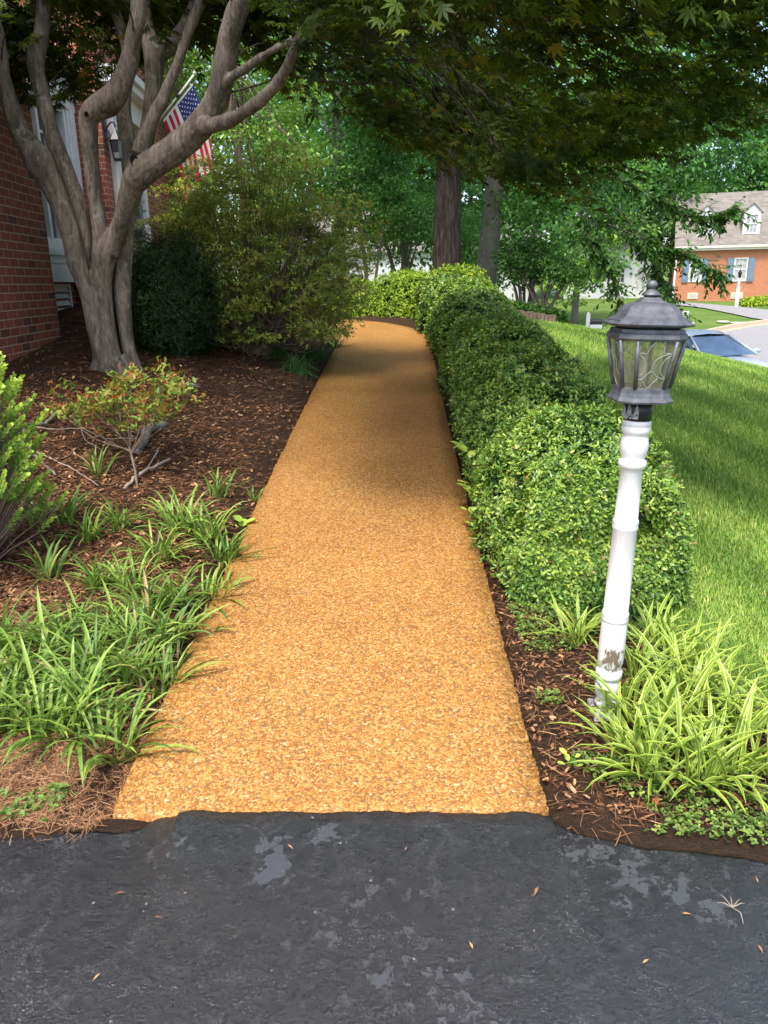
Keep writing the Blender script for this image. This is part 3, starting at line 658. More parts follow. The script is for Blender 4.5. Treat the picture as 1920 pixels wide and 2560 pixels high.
far_house('long white house half hidden behind the tall trunks beyond the hedge', .5, 46, 0, 17, 8, 3.6, M_white)
gar = far_house('pale garage at the far end of the sunny lawn left of the orange brick house', 16.4, 58, -.1, 6.5, 6, 3.4, M_white)

# ================================================================== LAMP POST
pb = np.array([.81, 2.53, .045])
lp = thing('lamp_post', 'white turned wooden lamp post with a weathered grey lantern leaning beside the hedge', 'lamp post', pb)
lean = Matrix.Rotation(math.radians(1.9), 4, Vector((-.31*0, 1, 0)))
lp.matrix_world = Matrix.Translation(Vector(pb)) @ lean
def mat_post():
    m, n, l, bs, out = new_mat('chipped_white_paint'); v = mapping(n, l, (1, 1, .45)); nn = noise(n, l, v, 85, 7, .8); tc = n.new('ShaderNodeTexCoord')
    sp = n.new('ShaderNodeSeparateXYZ'); l.new(tc.outputs['Object'], sp.inputs[0])
    # paint has flaked low down on the shaft
    zr = ramp(n, [(.0, (.62,)*3), (.10, (.50,)*3), (.17, (.42,)*3), (.2, (.54,)*3), (.27, (.56,)*3), (.33, (.2,)*3), (1, (.1,)*3)]); l.new(sp.outputs[2], zr.inputs[0])
    sx = ramp(n, [(.35, (1,)*3), (.6, (.9,)*3)]); big = noise(n, l, v, 12, 2); l.new(big.outputs[0], sx.inputs[0])
    s = math_n(n, l, 'ADD', nn.outputs[0], math_n(n, l, 'MULTIPLY', math_n(n, l, 'SUBTRACT', big.outputs[0], .5), .9))
    f = math_n(n, l, 'LESS_THAN', math_n(n, l, 'ADD', s, .13), zr.outputs[0])
    d = noise(n, l, mapping(n, l, (20, 20, 1.5)), 2, 5); dr_ = ramp(n, [(.35, (.66, .66, .65)), (.7, (.56, .55, .52))]); l.new(d.outputs[0], dr_.inputs[0])
    l.new(mixc(n, l, f, dr_.outputs[0], (.15, .12, .08)), bs.inputs['Base Color']); bs.inputs['Roughness'].default_value = .42
    bump(n, l, f, .4, .003, bs); return m
M_post = mat_post()
prof = [(.001, -.12), (.036, -.12), (.036, .035), (.044, .04), (.045, .055), (.036, .066), (.035, .072), (.042, .085), (.0455, .105), (.045, .125), (.039, .145), (.036, .15), (.0455, .153), (.0475, .163), (.0475, .178), (.044, .184), (.037, .187), (.038, .193), (.044, .21), (.0465, .235), (.0462, .28), (.045, .375), (.0445, .378),
        (.047, .381), (.0475, .388), (.046, .394), (.047, .399), (.0475, .408), (.046, .413), (.0435, .416), (.0425, .55), (.041, .722), (.0435, .726), (.044, .733), (.0425, .739), (.0435, .745), (.044, .752), (.0425, .758), (.0395, .761), (.038, .85), (.0365, .936), (.040, .94), (.046, .947), (.047, .957), (.045, .967), (.039, .972), (.0385, .978), (.043, .99), (.0465, 1.01), (.0465, 1.025), (.043, 1.045), (.0395, 1.055), (.044, 1.06), (.0475, 1.069), (.047, 1.08), (.043, 1.085), (.0455, 1.088), (.0455, 1.103), (.001, 1.104)]
mb = MB(); mb.lathe(prof, 32); mb.box((-.052, -.052, -.1), (.052, .052, .03)); mb.build('post', M_post, lp)
mb = MB(); mb.lathe([(.001, 1.1045), (.0465, 1.105), (.0465, 1.17), (.001, 1.171)], 32); col_ = mb.build('collar', M_blackmetal, lp)
tow = unit(np.array([-.81, -2.53])); rgt = np.array([-tow[1], tow[0]]); rgt = rgt if rgt[0] > 0 else -rgt
angs = []
for kq in range(4): angs += [11.5+90*kq, 39.6+90*kq]
ring = [tuple(math.cos(math.radians(a))*rgt+math.sin(math.radians(a))*tow) for a in angs]
# torn grey sealant on the collar
mb = MB(); tv = []; fs = []
for i in range(11):
    for j in range(5):
        a = math.radians(88+i*8); z = 1.112+.05*j/4*(.6+.4*math.sin(i*1.7))+(.006*math.sin(i*3) if j == 0 else 0); q = math.cos(a)*rgt+math.sin(a)*tow
        r_ = .0485+.0035*math.sin(i*2.3+j*1.9); tv.append((q[0]*r_, q[1]*r_, z))
for i in range(10):
    for j in range(4): fs.append((i*5+j, (i+1)*5+j, (i+1)*5+j+1, i*5+j+1))
mb.add(tv, fs, 0, True); mb.build('sealant', plain('grey_sealant', (.3, .3, .3), .7, var=.3, scale=90, bmp=.004), lp)
mb = MB(); mb.lathe([(.02, 1.168), (.104, 1.168), (.106, 1.174), (.098, 1.186), (.0935, 1.2), (.0925, 1.214), (.088, 1.217), (.02, 1.217)], 8, ring=ring, smooth=False); mb.build('lantern_base', M_metal, lp)
mb = MB(); mb.lathe([(.10, 1.365), (.122, 1.365), (.128, 1.372), (.126, 1.385), (.119, 1.39), (.117, 1.4), (.1, 1.4)], 8, ring=ring, smooth=False); mb.build('lantern_band', M_metal, lp)
mb = MB(); mb.lathe([(.10, 1.402), (.143, 1.411), (.146, 1.416), (.133, 1.4225), (.131, 1.4285), (.118, 1.433), (.1085, 1.439), (.101, 1.448), (.094, 1.459), (.086, 1.468), (.074, 1.4755), (.059, 1.4795), (.047, 1.4815), (.043, 1.486), (.036, 1.491), (.0325, 1.4955), (.012, 1.4957)], 8, ring=ring, smooth=False); mb.build('lantern_roof', M_metal, lp)
mb = MB(); mb.lathe([(.001, 1.4962), (.022, 1.4962), (.022, 1.5010), (.030, 1.5014), (.0285, 1.5058), (.023, 1.5114), (.0145, 1.5178), (.007, 1.5210), (.012, 1.5238), (.0155, 1.5290), (.0165, 1.5346), (.0145, 1.5418), (.009, 1.5466), (.001, 1.5482)], 24); mb.build('finial', M_metal, lp)
rb, rt_ = .0905, .121; zb, zt = 1.216, 1.366
def rp(i, t, r=1.0): r0 = (rb*(1-t)+rt_*t)*r; return np.array([ring[i % 8][0]*r0, ring[i % 8][1]*r0, zb*(1-t)+zt*t])
M_lglass = None
def mat_dirtyglass():
    m, n, l, bs, out = new_mat('dirty_lantern_glass'); v = mapping(n, l, (1, 1, .35)); a = noise(n, l, v, 40, 4, .6, 1); 
    r = ramp(n, [(.35, (.22,)*3), (.7, (.52,)*3)]); l.new(a.outputs[0], r.inputs[0])
    bs.inputs['Base Color'].default_value = (.26, .25, .17, 1); bs.inputs['Roughness'].default_value = .25
    tr = n.new('ShaderNodeBsdfTransparent'); tr.inputs[0].default_value = (.86, .84, .68, 1); mx = n.new('ShaderNodeMixShader')
    l.new(r.outputs[0], mx.inputs[0]); l.new(tr.outputs[0], mx.inputs[1]); l.new(bs.outputs[0], mx.inputs[2]); l.new(mx.outputs[0], out.inputs[0]); return m
M_lglass = mat_dirtyglass()
M_lead = plain('lead_came', (.30, .32, .31), .5, var=.15, scale=80)
for i in range(8):
    q = MB(); q.add([rp(i, 0, .97), rp(i+1, 0, .97), rp(i+1, 1, .97), rp(i, 1, .97)], [(0, 1, 2, 3)]); q.build('glass_pane', M_lglass, lp)
    q = MB(); wbar = .0085 if True else 0
    a0, a1 = rp(i, 0), rp(i, 1); q.tube([a0, a1], .0068, 6); q.build('corner_bar', M_metal, lp)
PATT = [[(730, 1215), (800, 1300), (812, 1400), (780, 1530), (710, 1630)], [(730, 1212), (790, 1210), (840, 1222)], [(840, 1222), (880, 1120), (960, 1015)], [(985, 1015), (1035, 1110), (1035, 1215)], [(1035, 1215), (1090, 1208), (1140, 1215)],
        [(1140, 1215), (1040, 1240), (940, 1320), (900, 1410), (880, 1505)], [(1130, 1230), (1040, 1320), (985, 1450), (985, 1550), (1030, 1640)], [(705, 1642), (765, 1640), (830, 1560), (880, 1510), (940, 1600), (1030, 1645)], [(765, 1640), (790, 1720), (830, 1790), (880, 1710), (950, 1620)]]
for i in (1, 3, 5, 7):
    q = MB()
    for c2 in PATT:
        pts = []
        for (x, y) in c2:
            v = min(1, max(0, (1800-y)/790)); xl = 695+45*v; xr = 1000+190*v; u = 1-(x-xl)/(xr-xl)
            pts.append(rp(i, v, .975)*(1-u)+rp(i+1, v, .975)*u)
        q.tube(catmull(pts, 4) if len(pts) > 2 else pts, .0012, 5)
    q.build('leaded_pattern', M_lead, lp)
mb = MB(); mb.lathe([(.001, 1.217), (.014, 1.217), (.014, 1.29), (.009, 1.292), (.012, 1.305), (.01, 1.33), (.001, 1.342)], 16); mb.build('candle_sleeve', plain('ivory_sleeve', (.6, .57, .47), .5), lp)

# ================================================================== CAR
cp = np.array([7.95, 19.7, 0.]); cp[2] = gz(cp[0], cp[1])+.02
M_car = plain('silver_blue_paint', (.52, .57, .62), .3, .25, .04, 3); M_carglass = plain('car_glass', (.10, .16, .24), .05, 0, .2, 2, spec=1.0); M_tyre = plain('tyre', (.02, .02, .02), .8)  # blue base colour of the car glass stands in for reflected sky
car = thing('parked_car', 'silver blue sedan parked on the street, half hidden by the crest of the lawn', 'car', cp, math.radians(196))
# front of the car points along +y in its own frame
def car_ring(y, hw, zl, zt, n=20, p=3.2):
    out = []
    for k_ in range(n):
        a = 2*math.pi*k_/n; c, s = math.cos(a), math.sin(a); zc = (zl+zt)/2
        out.append((hw*abs(c)**(2/p)*np.sign(c), y, zc+(zt-zl)/2*abs(s)**(2/p)*np.sign(s)))
    return out
secs = [(-2.3, .62, .4, .8), (-2.22, .8, .32, .98), (-1.7, .89, .22, 1.02), (-.9, .91, .2, .99), (.4, .91, .2, .97), (1.1, .9, .2, .93), (1.9, .86, .24, .8), (2.2, .78, .3, .7), (2.32, .6, .38, .6)]
mb = MB(); vs = sum([car_ring(*s) for s in secs], []); fs = [(i*20+k_, i*20+(k_+1) % 20, (i+1)*20+(k_+1) % 20, (i+1)*20+k_) for i in range(len(secs)-1) for k_ in range(20)]
mb.add(vs, fs+[tuple(range(20)), tuple(160+k_ for k_ in range(20))], 0, True); mb.build('body', M_car, car)
# greenhouse: roof, pillars, glass
top = [(-1.15, .52, 1.38), (-.6, .58, 1.45), (.1, .57, 1.44), (.42, .54, 1.39)]
mb = MB(); vs = []
for y, hw, z in top: vs += [(-hw, y, z-.05), (-hw*.75, y, z-.005), (0, y, z+.015), (hw*.75, y, z-.005), (hw, y, z-.05)]
mb.add(vs, [(i*5+j, i*5+j+1, (i+1)*5+j+1, (i+1)*5+j) for i in range(3) for j in range(4)], 0, True); mb.build('roof', M_car, car)
def quad(name, pts, mat): q = MB(); q.add(pts, [tuple(range(len(pts)))]); return q.build(name, mat, car)
quad('windshield', [(-.535, .43, 1.345), (.535, .43, 1.345), (.75, 1.2, .94), (-.75, 1.2, .94)], M_carglass)
quad('rear_window', [(.515, -1.16, 1.335), (-.515, -1.16, 1.335), (-.72, -1.85, .99), (.72, -1.85, .99)], M_carglass)
for s in (-1, 1):
    quad('side_window', [(s*.52, -1.12, 1.33), (s*.57, -.6, 1.39), (s*.565, .1, 1.385), (s*.53, .4, 1.335), (s*.82, 1.05, .955), (s*.86, -.3, .985), (s*.8, -1.6, 1.0)], M_carglass)
    q = MB(); q.tube([(s*.54, .43, 1.36), (s*.79, 1.22, .94)], .035, 6).tube([(s*.52, -1.16, 1.35), (s*.78, -1.9, .99)], .05, 6).tube([(s*.575, -.25, 1.4), (s*.865, -.3, .97)], .03, 6).tube([(s*.53, -1.16, 1.36), (s*.585, -.6, 1.42), (s*.575, .1, 1.41), (s*.545, .43, 1.36)], .03, 6); q.build('pillar', M_car, car)
    q = MB(); q.lathe([(.001, -.09), (.06, -.08), (.085, -.02), (.085, .03), (.06, .08), (.001, .09)], 12); mo = q.build('mirror', M_car, car); mo.location = (s*1.0, .95, 1.0); mo.rotation_euler = (0, math.pi/2, 0); mo.scale = (.8, .55, 1.2)
    quad('headlight', [(s*.5, 2.27, .62), (s*.76, 2.17, .66), (s*.76, 2.16, .56), (s*.5, 2.28, .52)], M_glass)
    for y in (-1.4, 1.4):
        q = MB(); q.lathe([(.2, -.1), (.31, -.1), (.33, -.07), (.33, .07), (.31, .1), (.2, .1)], 24); wo = q.build('wheel', M_tyre, car); wo.location = (s*.82, y, .33); wo.rotation_euler = (0, math.pi/2, 0)
        q = MB(); q.lathe([(.03, -.08), (.2, -.09), (.2, .09), (.03, .08)], 10); q.build('rim', plain('rim', (.4, .4, .42), .3, .8), wo)

# ================================================================== MAILBOXES, FAR LAMP POST, STREET BITS
p = P(1470, 800, 29); z0 = gz(p[0], p[1])
mbx = thing('mailbox', 'black mailbox with a white number board on a white pointed post below the lawn crest', 'mailbox', (p[0], p[1], z0), math.radians(-5))
mtop = float(P(1470, 779, 29)[2])-z0
q = MB(); q.box((-.065, -.065, -.3), (.065, .065, mtop-.12)).box((-.05, -.05, mtop-.12), (.05, .05, mtop-.1)).add([(-.065, -.065, mtop-.1), (.065, -.065, mtop-.1), (.065, .065, mtop-.1), (-.065, .065, mtop-.1), (0, 0, mtop)], [(0, 1, 4), (1, 2, 4), (2, 3, 4), (3, 0, 4)]); q.build('post', M_dirtywhite, mbx)
zb_ = float(P(1485, 811, 29)[2])-z0; h_ = .2
q = MB(); prf = [(-.1, 0), (.1, 0), (.1, .1)]+[(.1*math.cos(a), .1+.1*math.sin(a)) for a in np.linspace(0, math.pi, 9)[1:]]
q.add([(.07, a, zb_+b) for a, b in prf]+[(.5, a, zb_+b) for a, b in prf], [tuple(range(len(prf))), tuple(range(len(prf), 2*len(prf)))]+[(i, (i+1) % len(prf), len(prf)+(i+1) % len(prf), len(prf)+i) for i in range(len(prf))]); q.build('box', M_blackplastic, mbx)
q = MB(); q.box((.068, -.12, zb_-.14), (.5, .1, zb_-.004)); q.build('number_board', M_dirtywhite, mbx)
p = P(1704, 800, 38.5); z0 = gz(p[0], p[1]); zt_ = float(P(1706, 778, 38.5)[2])-z0
mb2 = thing('mailbox', 'white mailbox stand with an open number frame across the street', 'mailbox', (p[0], p[1], z0))
q = MB(); q.box((-.38, -.05, zt_-.08), (.32, .05, zt_)).box((.2, -.05, zt_-.5), (.3, .05, zt_-.08)).box((-.3, -.05, zt_-.5), (-.2, .05, zt_-.08)).box((-.2, -.05, zt_-.5), (.2, .05, zt_-.42)); q.build('number_frame', M_dirtywhite, mb2)
fc = bpy.data.curves.new('house_number', 'FONT'); fc.body = '27'; fc.size = .36; fc.extrude = .012; fc.align_x = 'CENTER'
fo = bpy.data.objects.new('house_number', fc); COL.objects.link(fo); dg = bpy.context.evaluated_depsgraph_get(); nm = bpy.data.meshes.new_from_object(fo.evaluated_get(dg)); bpy.data.objects.remove(fo)
no = link('house_number', nm, M_dirtywhite, mb2); no.rotation_euler = (math.pi/2, 0, 0); no.location = (0, 0, zt_-.4)
q = MB(); q.box((-.1, -.045, zt_-.6), (.62, .045, zt_-.54)); q.build('arm', M_dirtywhite, mb2)
q = MB(); q.box((-.05, -.05, -.2), (.05, .05, zt_-.6)); q.build('post', M_dirtywhite, mb2)
p = G(1841, 767); zt_ = float(P(1850, 680, p[1])[2])-p[2]
fl = thing('lamp_post', 'plain white lamp post in front of the orange brick house across the street', 'lamp post', p)
q = MB(); q.lathe([(.11, -.2), (.11, zt_*.55), (.075, zt_*.6), (.07, zt_*.82), (.09, zt_*.83)], 4, smooth=False); q.build('post', M_dirtywhite, fl)
q = MB(); q.lathe([(.05, zt_*.83), (.09, zt_*.86), (.12, zt_*.97), (.14, zt_*.97), (.06, zt_*1.04), (.001, zt_*1.08)], 6, smooth=False); q.build('lantern', M_blackmetal, fl)
for nm_, (px, py), (a, b) in (('oblong pale utility cover in the grass near the kerb', (1857, 809), (1.1, .55)), ('small round pale utility cover in the grass near the kerb', (1807, 806), (.45, .4))):
    p = G(px, py); t = math.atan(.043)
    if a > 1:
        q = MB(); q.box((-a/2, -b/2, 0), (a/2, b/2, .05)); q.box((-a*.4, -b*.4, .05), (a*.4, b*.4, .056))
    else:
        q = MB(); q.lathe([(.001, 0), (.3, 0), (.3, .045), (.26, .05), (.25, .06), (.001, .062)], 20)
    o = q.build('utility_cover', M_concrete); o.location = p+np.array([0, 0, .01]); o.rotation_euler = (t, 0, -.2); tag(o, nm_, 'utility cover')

# ================================================================== FOLIAGE MATERIALS
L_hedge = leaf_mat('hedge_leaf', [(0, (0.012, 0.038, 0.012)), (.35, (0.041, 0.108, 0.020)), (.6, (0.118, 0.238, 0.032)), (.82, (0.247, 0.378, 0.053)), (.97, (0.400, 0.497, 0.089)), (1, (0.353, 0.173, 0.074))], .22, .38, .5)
L_far = leaf_mat('yellow_green_leaf', [(0, (.03, .08, .01)), (.4, (.14, .26, .02)), (.75, (.34, .46, .03)), (1, (.52, .58, .06))], .25, .5)
L_core = plain('inner_shade_leaf', (.012, .022, .008), .95, var=.4, scale=40, spec=.1)  # solid near-black fill blocking see-through; shade inside the shrubs put into the colour
L_maple = leaf_mat('maple_leaf', [(0, (0.031, 0.049, 0.010)), (.4, (0.059, 0.101, 0.013)), (.68, (0.109, 0.167, 0.017)), (.84, (0.170, 0.181, 0.022)), (.93, (0.231, 0.131, 0.022)), (1, (0.340, 0.121, 0.040))], .44, .55, .3, (1.1, .95, .35))
L_azalea = leaf_mat('azalea_leaf', [(0, (0.070, 0.117, 0.031)), (.3, (0.177, 0.261, 0.046)), (.55, (0.307, 0.390, 0.073)), (.78, (0.471, 0.417, 0.123)), (.92, (0.612, 0.443, 0.165)), (1, (0.400, 0.705, 0.082))], .28, .55)
L_yew = leaf_mat('yew_leaf', [(0, (0.008, 0.022, 0.005)), (.6, (0.019, 0.050, 0.011)), (1, (0.036, 0.086, 0.015))], .15, .5)
L_bright = leaf_mat('bright_leaf', [(0, (0.041, 0.101, 0.022)), (.4, (0.135, 0.270, 0.042)), (.75, (0.297, 0.486, 0.066)), (1, (0.513, 0.675, 0.133))], .32, .35, .6)
L_tree = leaf_mat('tree_leaf', [(0, (0.032, 0.096, 0.029)), (.45, (0.096, 0.254, 0.061)), (.8, (0.193, 0.411, 0.098)), (1, (0.385, 0.595, 0.168))], .35, .45)
L_dark = leaf_mat('dark_tree_leaf', [(0, (0.016, 0.054, 0.011)), (.5, (0.047, 0.135, 0.019)), (.85, (0.108, 0.257, 0.034)), (1, (0.324, 0.472, 0.054))], .3, .45)
L_lirio = leaf_mat('liriope_blade', [(0, (0.067, 0.140, 0.026)), (.45, (0.151, 0.270, 0.042)), (.85, (0.280, 0.400, 0.072)), (.93, (.36, .42, .11)), (.96, (.42, .31, .15)), (1, (.36, .22, .10))], .25, .42, .4)
L_mondo = leaf_mat('dark_blade', [(0, (0.024, 0.086, 0.021)), (1, (0.083, 0.224, 0.046))], .2, .4)
L_box = leaf_mat('boxwood_leaf', [(0, (0.048, 0.127, 0.020)), (.4, (0.180, 0.345, 0.044)), (.75, (0.432, 0.575, 0.088)), (1, (0.660, 0.747, 0.176))], .3, .4)
L_red = leaf_mat('red_tip_leaf', [(0, (.10, .20, .03)), (.45, (.26, .34, .05)), (.62, (.32, .24, .06)), (.7, (.40, .11, .03)), (1, (.30, .055, .02))], .25, .5)
L_clover = leaf_mat('clover_leaf', [(0, (0.062, 0.126, 0.020)), (.6, (0.150, 0.252, 0.050)), (1, (0.300, 0.378, 0.080))], .25, .5)
L_grass = leaf_mat('grass_blade', [(0, (0.089, 0.176, 0.030)), (.5, (0.214, 0.372, 0.056)), (.85, (0.379, 0.539, 0.105)), (1, (0.743, 0.670, 0.240))], .28, .5, .3)
L_dry = leaf_mat('dry_leaf', [(0, (0.071, 0.030, 0.017)), (.35, (0.187, 0.084, 0.039)), (.65, (0.374, 0.196, 0.097)), (.88, (0.546, 0.336, 0.179)), (1, (0.431, 0.084, 0.041))], .1, .8, .2, (1, .8, .5))
def mat_variegated():
    m, n, l, bs, out = new_mat('variegated_blade'); at = n.new('ShaderNodeAttribute'); at.attribute_name = 'across'; a2 = n.new('ShaderNodeAttribute'); a2.attribute_name = 'rnd'
    r = ramp(n, [(0, (.60, .66, .16)), (.16, (.50, .58, .11)), (.3, (.22, .36, .04)), (.7, (.20, .34, .04)), (.84, (.50, .58, .11)), (1, (.60, .66, .16))]); l.new(at.outputs['Fac'], r.inputs[0])
    g2 = ramp(n, [(0, (.75, .8, .7)), (1, (1.0, 1.0, .9))]); l.new(a2.outputs['Fac'], g2.inputs[0]); c = mixc(n, l, 1.0, r.outputs[0], g2.outputs[0], 'MULTIPLY')
    l.new(c, bs.inputs['Base Color']); bs.inputs['Roughness'].default_value = .4; tr = n.new('ShaderNodeBsdfTranslucent'); l.new(c, tr.inputs[0])
    mx = n.new('ShaderNodeMixShader'); mx.inputs[0].default_value = .25; l.new(bs.outputs[0], mx.inputs[1]); l.new(tr.outputs[0], mx.inputs[2]); l.new(mx.outputs[0], out.inputs[0]); return m
L_varieg = mat_variegated()
B_maple = mat_bark('maple_bark', [(.25, (.055, .043, .034)), (.48, (.20, .163, .13)), (.75, (.36, .31, .255))], 9, 1, .02, (.56, (.33, .32, .28)), (.34, .33, .29))
B_oak = mat_bark('oak_bark', [(.3, (.022, .016, .012)), (.5, (.075, .055, .042)), (.7, (.20, .155, .125))], 5, .8, .05)
B_beech = mat_bark('beech_bark', [(.2, (.085, .078, .062)), (.6, (.155, .145, .12)), (.85, (.2, .19, .165))], 2, .6, .006, (.58, (.33, .34, .30)))
B_twig = mat_bark('twig_bark', [(.3, (.10, .075, .055)), (.7, (.26, .20, .155))], 9, 1, .003)
B_pale = mat_bark('pale_twig_bark', [(.3, (.20, .155, .12)), (.7, (.42, .34, .27))], 9, 1, .003)
B_grey = mat_bark('grey_root_bark', [(.3, (.10, .085, .075)), (.7, (.30, .265, .235))], 9, 1, .008)

# ================================================================== THE MAPLE
tree_base = G(275, 945)
maple = thing('maple_tree', 'spreading multi-stemmed japanese maple with grey bark growing in the mulch beside the house', 'tree', tree_base)
S_ = 640/1416.
def mp(pts, Y0_, Y1_=None):
    """stem from crop points (x, y, half width) and a depth range -> points, radii relative to the tree base"""
    Y1_ = Y0_ if Y1_ is None else Y1_; out = []; rr = []
    for i, (x, y, r) in enumerate(pts):
        Yd = Y0_+(Y1_-Y0_)*i/max(1, len(pts)-1); p = P(x*S_, y*S_, Yd); out.append(p-tree_base); rr.append(r*S_*zcam(p)/F)
    return out, rr
YB = float(tree_base[1])+.12
STEMS = [
    ([(612, 2150, 112), (610, 2085, 90), (592, 1990, 84), (575, 1850, 74), (560, 1700, 68), (558, 1600, 63), (566, 1480, 66), (575, 1390, 70), (570, 1300, 60)], YB, YB),
    ([(575, 1400, 60), (552, 1250, 50), (528, 1110, 47), (515, 1000, 50), (500, 870, 50), (492, 760, 56), (490, 670, 58), (520, 610, 66), (600, 565, 74), (650, 500, 66), (690, 420, 60), (722, 300, 56), (742, 190, 52), (765, 60, 50), (775, -100, 46), (800, -260, 40), (860, -420, 30)], YB, YB-.35),
    ([(480, 655, 34), (466, 625, 26), (462, 612, 14)], YB-.1, YB-.2),
    ([(600, 1400, 60), (650, 1270, 50), (690, 1150, 52), (720, 1060, 62), (760, 980, 82), (850, 905, 84), (960, 830, 80), (1060, 745, 80), (1130, 670, 80), (1190, 570, 74), (1225, 460, 70), (1245, 330, 66), (1268, 200, 64), (1300, 90, 62), (1345, -20, 56), (1420, -170, 46), (1520, -330, 34)], YB, YB-.75),
    ([(1110, 700, 55), (1180, 690, 47), (1260, 668, 42), (1330, 635, 40), (1400, 588, 38), (1480, 520, 36), (1560, 430, 34), (1620, 300, 32), (1690, 170, 28), (1790, 50, 24), (1940, -60, 18), (2150, -150, 12)], YB-.45, YB-1.9),
    ([(1225, 480, 34), (1290, 420, 28), (1360, 380, 26), (1440, 320, 22), (1560, 250, 18), (1700, 200, 13)], YB-.5, YB-.9),
    ([(745, 960, 60), (722, 850, 48), (705, 740, 44), (690, 620, 42), (690, 520, 40), (712, 400, 36), (700, 260, 32), (660, 120, 28), (600, -60, 22)], YB+.05, YB+.45),
    ([(800, 930, 60), (805, 800, 48), (822, 690, 46), (838, 560, 46), (850, 430, 50), (852, 330, 56), (828, 230, 46), (806, 120, 44), (800, 0, 40), (810, -140, 34)], YB, YB+.3),
    ([(850, 330, 46), (905, 285, 44), (965, 235, 44), (1010, 170, 40), (1050, 90, 40), (1090, -10, 36), (1150, -160, 28)], YB+.2, YB+.1),
    ([(775, 850, 50), (805, 740, 40), (850, 640, 38), (900, 540, 36), (935, 460, 34), (975, 370, 31), (1005, 290, 30), (1040, 180, 30), (1090, 60, 30), (1130, -40, 26), (1190, -180, 20)], YB-.05, YB-.15),
    ([(585, 2120, 50), (560, 1990, 46), (530, 1850, 44), (498, 1700, 43), (462, 1560, 48), (425, 1440, 58), (398, 1320, 58), (360, 1200, 58), (315, 1090, 62), (260, 980, 72), (215, 895, 80), (170, 820, 70), (120, 745, 58), (75, 640, 52), (40, 520, 46), (15, 400, 42), (0, 270, 38), (-30, 120, 34), (-90, -60, 28)], YB-.02, YB-.25),
    ([(470, 1480, 44), (462, 1380, 46), (452, 1250, 48), (428, 1130, 50), (385, 1000, 50), (345, 900, 50), (305, 800, 49), (275, 700, 47), (248, 600, 46), (225, 490, 45), (202, 400, 48), (196, 320, 58), (225, 220, 46), (235, 100, 42), (242, -40, 38), (255, -200, 32), (300, -380, 24)], YB+.05, YB+.05),
    ([(185, 340, 44), (160, 280, 26), (120, 220, 18), (60, 150, 13), (-40, 70, 9)], YB+.05, YB+.4),
    ([(762, 2110, 56), (745, 2030, 42), (705, 1900, 40), (688, 1760, 44), (678, 1620, 48), (682, 1500, 50), (692, 1380, 46), (700, 1280, 46), (712, 1180, 48), (735, 1060, 54), (760, 950, 60)], YB+.2, YB+.05),
]
mb = MB(); LIMB = []
for pts, a, b in STEMS:
    p, r = mp(pts, a, b); p = np.array(p); pr = catmull(np.hstack([p, np.array(r)[:, None]]), 5)
    mb.tube(list(pr[:, :3]), list(np.maximum(pr[:, 3]*.92, .004)), 14)
    LIMB += [(q[:3], q[3]) for q in pr if q[2] > 1.2]
for a in (3.6, 5.5, .3, 1.3):
    q = np.array([math.cos(a), math.sin(a), 0]); mb.tube([q*.08+np.array([-.02, .12, .16]), q*.2+np.array([0, .12, .03]), q*.34+np.array([0, .12, -.06])], [.07, .05, .02], 8)
def maple_disp(co):
    # long shallow flutes down the stems, burls near the lowest forks
    d = .006*vnoise(co*np.array([1, 1, .3]), 12, 3)+.004*vnoise(co*np.array([1, 1, .5]), 26, 4)+.003*vnoise(co*np.array([1, 1, .15]), 70, 6)
    c = np.array(mp([(215, 890, 80)], YB-.14)[0][0]); d += .035*np.exp(-((co-c)**2).sum(1)/.012)*(.6+.6*vnoise(co, 40, 8))
    return d
trunk = remeshed(mb, 'trunk', .0085, B_maple, maple, 3, maple_disp)
# dark rotten hollow and the split down the main stem
M_rot = plain('rotten_wood', (.018, .012, .009), .95, var=.5, scale=60, bmp=.01)
kn, kr = mp([(470, 637, 12)], YB-.36); mb = MB()
for (x, y, r_, yd) in ((478, 634, 13, YB-.335), (740, 885, 24, YB-.31)):
    c, rr = mp([(x, y, r_)], yd); c = c[0]; rr = rr[0]
    mb.add([tuple(c+np.array([rr*1.0*math.cos(a), 0, rr*1.2*math.sin(a)])) for a in np.linspace(0, 6.28, 13)[:-1]]+[tuple(c+np.array([0, .05, 0]))], [(i, (i+1) % 12, 12) for i in range(12)], 0, True)
mb.build('knot_hole', M_rot, maple)

